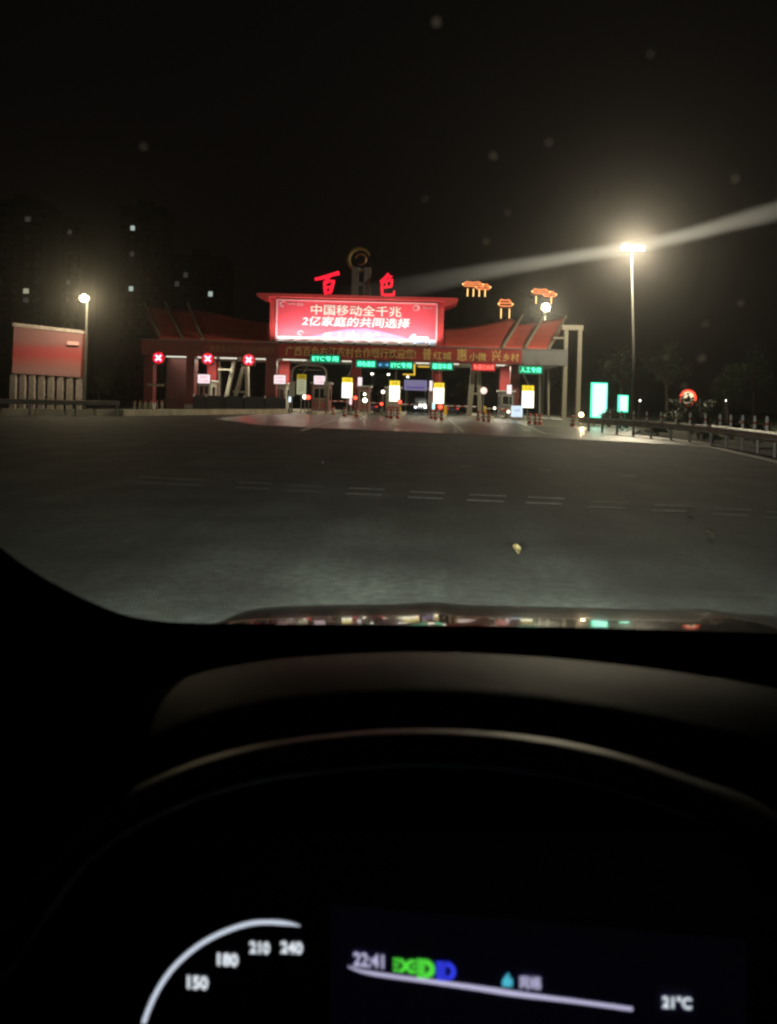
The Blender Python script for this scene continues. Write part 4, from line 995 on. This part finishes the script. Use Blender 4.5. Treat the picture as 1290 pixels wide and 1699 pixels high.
# leaves lying on the road
for i, (u, v, lab) in enumerate(((858, 919, 'pale yellow fallen leaf lying on the dark asphalt'), (1145, 855, 'dark crumpled leaf on the asphalt at the right'), (1178, 893, 'small dark scrap on the asphalt at the right'))):
    x, y = G(u, v); m = MB()
    s = .05 if i else .055
    for j, (dx, dy, dz) in enumerate(((0, 0, .03),)):
        m.grid(lambda a, b: (x + (a - .5) * s * 1.4 * math.sin(math.pi * (b * .9 + .05)), y + (b - .5) * s * 5, .02 + .03 * (2 * a - 1) ** 2 + .02 * b), 4, 6)
    tag(m.build('fallen_leaf', pbr('dry_leaf_%d' % (i > 0), (.5, .42, .2) if i == 0 else (.05, .045, .03), .8), loc=(x, y, 0.005)), lab, 'leaf')

# ================================================================== THE CAR THE VIEW IS FROM
XC = 0.37
own = thing('car', 'dark car interior with dashboard, windscreen edge and bonnet around the viewer', 'car', (XC, 0.6, 0))
CARP = pbr('dark_car_paint', (.022, .018, .017), .16, .0, var=.05, coat=1.0, spec=.6)
DASHM = pbr('soft_dash_plastic', (.0085, .0066, .0046), .6, var=.1, scale=30, bump=.1, bscale=900, spec=.3)
DASHB = pbr('matt_black_plastic', (.012, .012, .012), .7, var=.1, spec=.2)
BLACKG = pbr('black_display_glass', (.004, .004, .005), .25, var=.0, spec=.3)
FRIT = pbr('windscreen_black_edge', (.006, .006, .006), .6, var=.0, spec=.2)
# bonnet
def zprof(y): return interp([(.9, 1.03), (1.2, 1.012), (1.4, .995), (1.5, .984), (1.6, .972), (1.7, .957), (1.8, .94), (1.9, .92), (2.0, .896), (2.1, .867), (2.2, .832), (2.3, .785), (2.36, .735), (2.4, .66)], y)
def hoodz(x, y):
    q = (x - XC) / .9
    z = zprof(y) - .009 - .034 * abs(q) ** 3 - .05 * max(0, abs(q) - .85) / .15
    z += .007 * math.exp(-((abs(x - XC) - .33) / .05) ** 2) * (1 if y < 2.2 else .4)
    return z
m = MB().grid(lambda a, b: (XC - .9 + 1.8 * a, .9 + 1.5 * b, hoodz(XC - .9 + 1.8 * a, .9 + 1.5 * b)), 70, 60)
hood = m.build('bonnet', CARP, own, smooth=True); ss = hood.modifiers.new('s', 'SUBSURF'); ss.levels = 1; ss.render_levels = 1
m = MB().grid(lambda a, b: (XC - .9 + 1.8 * a, 2.4 + .12 * math.sin(b * 3.1), .66 - .45 * b), 12, 6); m.build('front_bumper', CARP, own, smooth=True)
for s in (-1, 1):
    MB().grid(lambda a, b: (XC + s * (.9 + .03 * math.sin(math.pi * a)), .9 + 1.5 * b, (1 - a) * (hoodz(XC + s * .9, .9 + 1.5 * b)) + a * .3), 6, 20).build('wing', CARP, own, smooth=True)
    MB().span((XC + s * .9 - .02, -2.2, .25), (XC + s * .9 + .02, .9, 1.0)).build('door', CARP, own)
    MB().span((XC + s * .87 - .02, -2.0, .99), (XC + s * .8 + .02, .15, 1.03)).build('door_sill', DASHB, own)
    for yy in (1.75, -1.0):
        wv = MB().path([(XC + s * .68, yy, .33), (XC + s * .92, yy, .33)], .33, 20).build('wheel', pbr('tyre', (.02, .02, .02), .8), own)
        MB().path([(XC + s * .92, yy, .33), (XC + s * .935, yy, .33)], .2, 14).build('rim', STEEL, wv)
    hl = MB().box((XC + s * .62, 2.43, .66), (.34, .1, .13)).build('headlight', glow('own_headlight_lit', (1, .97, .88), 3, vis=False), own)
    # the dipped beam itself
    l = lamp('SPOT', 'headlight_beam', (XC + s * .62, 2.56, .66), 2250, (.97, 1.0, .88), own, (XC + s * .62 + s * 1.2, 14, -1.3), size=.06, cone=R(100), blend=1.0)
MB().span((XC - .86, -2.3, 1.66), (XC + .86, .13, 1.7)).build('roof', CARP, own)
MB().span((XC - .9, -2.34, .25), (XC + .9, -2.3, 1.68)).build('tailgate', CARP, own)
MB().span((XC - .88, -2.3, .22), (XC + .88, .9, .27)).build('floor', DASHB, own)
for s in (-1, 1):
    MB().path([(XC + s * .86, .86, 1.13), (XC + s * .76, .13, 1.67)], .05, 6).build('windscreen_pillar', DASHB, own)
    MB().path([(XC + s * .86, -1.1, 1.0), (XC + s * .76, -1.0, 1.67)], .05, 6).build('door_pillar', DASHB, own)
def resample(tab, t):
    f_ = t * (len(tab) - 1); i = min(int(f_), len(tab) - 2); q = f_ - i
    p0 = tab[max(0, i - 1)]; p1 = tab[i]; p2 = tab[i + 1]; p3 = tab[min(len(tab) - 1, i + 2)]
    cr = lambda a, b, c_, d: .5 * (2 * b + (c_ - a) * q + (2 * a - 5 * b + 4 * c_ - d) * q * q + (3 * b - a - 3 * c_ + d) * q ** 3)
    return cr(p0[0], p1[0], p2[0], p3[0]), cr(p0[1], p1[1], p2[1], p3[1])
# windscreen: tilted thin glass with a black printed edge
WSL = .75
def wz(y): return 1.156 + WSL * (.85 - y)
def WP(u, v, off=0.0):
    """pixel on the windscreen plane, off metres towards the driver"""
    dx, dy = u - PU, v - PV
    x = (dx * math.cos(ROLL) + dy * math.sin(ROLL)) / FOC; sl = (-dx * math.sin(ROLL) + dy * math.cos(ROLL)) / FOC
    Y = (1.156 + WSL * .85 - EYE - off) / (WSL - sl)
    return Vector((x * Y, Y, EYE - sl * Y))
GLS = bpy.data.materials.new('windscreen_glass'); GLS.use_nodes = True; tt = GLS.node_tree; tt.nodes.clear()
out = tt.nodes.new('ShaderNodeOutputMaterial'); tr = tt.nodes.new('ShaderNodeBsdfTransparent'); tr.inputs[0].default_value = (.96, .975, .965, 1)
gl = tt.nodes.new('ShaderNodeBsdfGlossy'); gl.inputs['Roughness'].default_value = .03; lw = tt.nodes.new('ShaderNodeFresnel'); lw.inputs[0].default_value = 1.3
mx = tt.nodes.new('ShaderNodeMixShader'); tt.links.new(lw.outputs[0], mx.inputs[0]); tt.links.new(tr.outputs[0], mx.inputs[1]); tt.links.new(gl.outputs[0], mx.inputs[2]); tt.links.new(mx.outputs[0], out.inputs[0])
ws = MB().grid(lambda a, b: (XC + (2 * a - 1) * (.86 - .1 * b), .87 - .74 * b, wz(.87 - .74 * b)), 2, 2).build('windscreen', GLS, own)
inner = [(-420, 560), (-240, 720), (-110, 825), (-40, 878), (0, 908), (40, 938), (80, 963), (120, 984), (160, 1003), (200, 1018), (240, 1027), (300, 1033), (420, 1035), (700, 1037), (1000, 1042), (1290, 1051), (1600, 1060)]
m = MB(); outer = [(-700, 700), (-560, 860), (-420, 1000), (-300, 1080), (-200, 1100), (-100, 1110), (-40, 1112), (20, 1112), (80, 1113), (130, 1113), (180, 1114), (260, 1114), (420, 1115), (700, 1116), (1000, 1120), (1290, 1128), (1600, 1136)]
m.grid(lambda a, b: WP(*resample(inner, a), .006).lerp(WP(*resample(outer, a), .006), b), 120, 2)
o = m.build('windscreen_edge', FRIT, own)
SPK = bpy.data.materials.new('dried_water_spot'); SPK.use_nodes = True; tt = SPK.node_tree; tt.nodes.clear()
out = tt.nodes.new('ShaderNodeOutputMaterial'); tl = tt.nodes.new('ShaderNodeBsdfTranslucent'); tl.inputs[0].default_value = (.95, .93, .88, 1); tr = tt.nodes.new('ShaderNodeBsdfTransparent'); mx = tt.nodes.new('ShaderNodeMixShader'); mx.inputs[0].default_value = .9
tt.links.new(tr.outputs[0], mx.inputs[1]); tt.links.new(tl.outputs[0], mx.inputs[2]); tt.links.new(mx.outputs[0], out.inputs[0])
for u, v, rr in ((725, 36, 9), (911, 235, 6), (819, 259, 7), (1221, 296, 9), (990, 323, 8), (843, 352, 4), (808, 400, 6), (1171, 538, 7), (1165, 594, 9), (1105, 593, 6), (1230, 503, 6), (238, 243, 5), (1136, 640, 5), (1046, 889, 5), (705, 330, 4), (1080, 90, 5)):
    c = WP(u, v, .004); m = MB(); e1 = Vector((1, 0, 0)); e2 = Vector((0, -1, WSL)).normalized(); rr = rr * c.y / FOC * .7
    m.add([c + e1 * math.cos(a) * rr * random.uniform(.6, 1.1) + e2 * math.sin(a) * rr * random.uniform(.8, 1.5) for a in [i * .785 for i in range(8)]], [tuple(range(8))])
    m.build('water_spot', SPK, ws)
# films added for lamp bloom, a smear shaped as a glare streak: thin layers that scatter light forwards
def film(name, dens, g, mb, col=(1, .97, .93, 1)):
    vm = bpy.data.materials.new(name); vm.use_nodes = True; q = vm.node_tree; q.nodes.clear()
    oo = q.nodes.new('ShaderNodeOutputMaterial'); vs_ = q.nodes.new('ShaderNodeVolumeScatter'); vs_.inputs['Density'].default_value = dens; vs_.inputs['Anisotropy'].default_value = g
    vs_.inputs['Color'].default_value = col; q.links.new(vs_.outputs[0], oo.inputs['Volume'])
    return mb.build(name, vm, ws)
NW = Vector((0, WSL, 1)).normalized()
m = MB(); cs = [Vector((XC + a * (.85 - .1 * b), .865 - .72 * b, wz(.865 - .72 * b))) + NW * .002 for a, b in ((-1, 0), (1, 0), (1, 1), (-1, 1))]
m.prism(cs, NW * .003); film('bloom_film', 4.8, .96, m)
m = MB(); m.prism([p + NW * .004 for p in cs], NW * .003); film('halo_film', 2.6, .985, m)  # second film, added for tight halos round the lamps
sm = [(560, 500), (690, 474), (800, 452), (920, 431), (1030, 413), (1130, 392), (1220, 368), (1330, 338), (1460, 296)]
m = MB(); K = 40; N = 10
for i in range(K + 1):
    u, v = resample(sm, i / K); c_ = WP(u, v, -.0156)
    wd = (34 - 21 * math.sin(math.pi * i / K)) * c_.y / FOC; th = .002 * (min(1, i / K * 2) ** .7 + .02)
    e2 = Vector((0, -1, WSL)).normalized()
    for j in range(N):
        a = 2 * math.pi * j / N; m.v.append(c_ + e2 * math.cos(a) * wd + NW * math.sin(a) * th)
for i in range(K):
    for j in range(N): m.f.append((i * N + j, i * N + (j + 1) % N, (i + 1) * N + (j + 1) % N, (i + 1) * N + j))
m.f.append(tuple(range(N))); m.f.append(tuple(K * N + j for j in range(N)))
film('glare_smear', 70.0, .885, m, (.82, .9, 1, 1))  # width and course follow the mast lamp's glare streak
# dashboard shelf and body
m = MB().grid(lambda a, b: (XC - .86 + 1.72 * a, .93 - .3 * b, 1.125 - .012 * (1 - b) - .05 * b * b - .02 * abs(2 * a - 1) ** 2), 20, 8)
m.build('dashboard_shelf', DASHB, own, smooth=True)
m = MB().grid(lambda a, b: (XC - .88 + 1.76 * a, .66 - .05 * b, 1.08 - .75 * b), 4, 6); m.build('dashboard_front', DASHB, own)
MB().path([WP(750, 1086, .03) - Vector((0, .04, 0)), WP(1000, 1096, .03) - Vector((0, .04, 0)), WP(1300, 1111, .03) - Vector((0, .04, 0))], .0016, 5).build('dash_seam', pbr('satin_trim', (.3, .28, .24), .4, .5), own)
# instrument hood
back = [(-260, 1560), (-60, 1390), (100, 1270), (200, 1180), (310, 1124), (430, 1098), (560, 1086), (700, 1082), (850, 1087), (1000, 1100), (1150, 1119), (1290, 1143), (1420, 1180), (1600, 1270)]
lip = [(-120, 1720), (0, 1545), (90, 1420), (170, 1345), (280, 1287), (400, 1247), (545, 1224), (690, 1215), (850, 1223), (1000, 1250), (1140, 1297), (1260, 1347), (1380, 1430), (1520, 1600)]
YL, YB = .52, .72
def hoodsurf(a, b):
    bk = P(*resample(back, a), YB); lp = P(*resample(lip, a), YL)
    if b < .7:
        s = b / .7; p = bk.lerp(lp, s); p.z += .004 * math.sin(math.pi * min(1, s / .6)) - (.014 * math.sin(math.pi * (s - .55) / .45) ** 2 if s > .55 else 0); return p
    s = (b - .7) / .3; r_ = .011
    cdir = (P(*resample(lip, .5), YL) - lp); cdir.y = 0
    down = (Vector((0, 0, -1)) + cdir.normalized() * .6 * min(1, cdir.length * 4)).normalized()
    if s < .6:
        an = s / .6 * math.pi; return lp + down * r_ * (1 - math.cos(an)) + Vector((0, -1, 0)) * r_ * math.sin(an)
    return lp + down * (2 * r_ + .004 * (s - .6)) + Vector((0, 1, 0)) * (s - .6) / .4 * .2
m = MB().grid(lambda a, b: hoodsurf(a, b * .66), 90, 30); m.build('instrument_hood', DASHM, own, smooth=True)
m = MB().grid(lambda a, b: hoodsurf(a, .66 + b * .34), 90, 24); m.build('hood_lip', pbr('satin_lip_highlight', (.06, .054, .047), .42, var=.1, scale=30, bump=.1, bscale=900, spec=.6), own, smooth=True)  # lip paler than the hood, its highlight partly put into the colour
# instrument panel
def IP(u, v, off=0.0):
    """pixel on the instrument panel plane"""
    dx, dy = u - PU, v - PV
    x = (dx * math.cos(ROLL) + dy * math.sin(ROLL)) / FOC; sl = (-dx * math.sin(ROLL) + dy * math.cos(ROLL)) / FOC
    # plane z = z0 + k (Y - Y0): leaning back
    Y0, z0, kk = .62, .985, 3.2
    Y = (EYE - z0 + kk * (Y0 + off)) / (kk + sl)
    return Vector((x * Y, Y, EYE - sl * Y))
m = MB().add([IP(60, 1380), IP(1500, 1380), IP(1500, 2100), IP(60, 2100)], [(0, 1, 2, 3)]); pan = m.build('instrument_panel', BLACKG, own)
m = MB().add([IP(548, 1500, -.0008), IP(1240, 1560, -.0008), IP(1240, 1900, -.0008), IP(548, 1900, -.0008)], [(0, 1, 2, 3)]); m.build('display', glow('display_backlight', (.22, .2, .6), .0025, vis=False), pan)
PWHITE = glow('panel_white_light', (.78, .86, 1.0), .75, vis=False); PNUM = glow('panel_numeral_light', (.86, .93, 1), .95, vis=False); PGRN = glow('panel_green_light', (.1, .85, .06), .85, vis=False); PBLU = glow('panel_blue_light', (.04, .06, 1.0), .8, vis=False); PCYN = glow('panel_cyan_light', (.1, .65, .85), .7, vis=False); PLIL = glow('panel_lilac_light', (.62, .6, .85), .8, vis=False)
arc = [(238, 1699), (248, 1672), (262, 1643), (282, 1613), (306, 1588), (333, 1567), (362, 1551), (392, 1539), (420, 1532), (448, 1530.5), (472, 1532), (488, 1534.5), (498, 1537)]
m = MB(); L = []; Rr = []
for i in range(41):
    u, v = resample(arc, i / 40); u2, v2 = resample(arc, min(1, i / 40 + .01)); u1, v1 = resample(arc, max(0, i / 40 - .01))
    d_ = Vector((u2 - u1, v2 - v1)).normalized(); n_ = Vector((-d_.y, d_.x)) * (3.7 if i < 33 else 3.7 - (i - 33) * .42)
    L.append(IP(u + n_.x, v + n_.y, -.0015)); Rr.append(IP(u - n_.x, v - n_.y, -.0015))
m.v = L + Rr; m.f = [(i, i + 1, 41 + i + 1, 41 + i) for i in range(40)]
m.build('dial_ring', PWHITE, pan, recalc=False)
def itext(t, u, v, wpx, hpx, mat, slope=0.06, name='numeral', bold=.02, lean=0.0):
    c = IP(u, v, -.002); e1 = IP(u + 20, v + 20 * slope, -.002) - c; e2 = IP(u + lean * 20, v - 20, -.002) - c
    m = MB(); put_text(m, t, c, e1, e2, wpx * e1.length / 20, hpx * e2.length / 20, e1.cross(e2), .0003, bold); return m.build(name, mat, pan, recalc=False)
itext('150', 328, 1631, 34, 22, PNUM, bold=.03); itext('180', 378, 1593, 34, 21, PNUM, bold=.03); itext('210', 431, 1573, 33, 20, PNUM, bold=.03); itext('240', 484, 1573, 36, 20, PNUM, bold=.03)
itext('22:41', 612, 1594, 50, 23, PLIL, .1, 'clock', .02); itext('21°C', 1124, 1664, 48, 20, PNUM, .06, 'temperature', .02); itext('网络', 881, 1631, 35, 22, PLIL, .06, 'status_text', .01)
# divider bar
bar = [(578, 1604), (600, 1612), (640, 1619), (700, 1627), (800, 1641), (860, 1650), (940, 1660), (1000, 1668), (1050, 1675)]
m = MB(); L = []; Rr = []
for i in range(31):
    u, v = resample(bar, i / 30); hw_ = 1.0 + 2.2 * min(1, i / 6) + 1.2 * math.exp(-((i - 17) / 4) ** 2)
    L.append(IP(u, v - hw_, -.0015)); Rr.append(IP(u, v + hw_, -.0015))
m.v = L + Rr; m.f = [(i, i + 1, 31 + i + 1, 31 + i) for i in range(30)]; m.build('divider_bar', PLIL, pan, recalc=False)
# lamp symbols: side lights, dipped beam, main beam
def sym(polys, mat, name):
    m = MB()
    for pl_ in polys: m.add([IP(u, v, -.002) for u, v in pl_], [tuple(range(len(pl_)))])
    return m.build(name, mat, pan, recalc=False)
def dshape(u, v, r, flip=1, n=9, s=.09): return [(u + flip * r * 1.0 * math.cos(t), v + r * math.sin(t) + s * flip * r * math.cos(t)) for t in [R(-90) + i * R(180) / (n - 1) for i in range(n)]]
def ring(u, v, r, ri, flip=1):
    a = dshape(u, v, r, flip); b = dshape(u, v, ri, flip); return [[a[i], a[i + 1], b[i + 1], b[i]] for i in range(8)]
def bars(u, v, wd, hh, n, gap): return [[(u, v + (i - (n - 1) / 2) * gap - hh), (u + wd, v + (i - (n - 1) / 2) * gap - hh + wd * .09), (u + wd, v + (i - (n - 1) / 2) * gap + hh + wd * .09), (u, v + (i - (n - 1) / 2) * gap + hh)] for i in range(n)]
sym(ring(663, 1602.5, 12, 6, 1) + bars(653, 1601, 9, 2.2, 3, 8.5), PGRN, 'side_light_symbol')
sym(ring(685, 1604.5, 12, 6, -1) + bars(683, 1604, 8, 2.2, 3, 8.5), PGRN, 'side_light_symbol')
sym(ring(706, 1608, 16, 7, 1) + bars(692, 1607, 14, 2.6, 5, 6.6), PGRN, 'dipped_beam_symbol')
sym(ring(741, 1612, 16, 8, 1) + bars(724, 1611, 16, 2.4, 5, 6.6), PBLU, 'main_beam_symbol')
sym([[(834, 1637), (834, 1627), (839, 1621), (842, 1616), (846, 1616), (845, 1623), (851, 1625), (850, 1638)]], PCYN, 'phone_symbol')


# ================================================================== NIGHT HAZE
VM = bpy.data.materials.new('haze'); VM.use_nodes = True; tt = VM.node_tree; tt.nodes.clear()
out = tt.nodes.new('ShaderNodeOutputMaterial'); pv = tt.nodes.new('ShaderNodeVolumePrincipled')
pv.inputs['Color'].default_value = (.95, .94, .9, 1); pv.inputs['Density'].default_value = HAZE; pv.inputs['Anisotropy'].default_value = .45
tt.links.new(pv.outputs[0], out.inputs['Volume'])
hz = MB().span((-640, -130, -1.2), (640, 640, 130)).build('haze', VM); hz['kind'] = 'stuff'
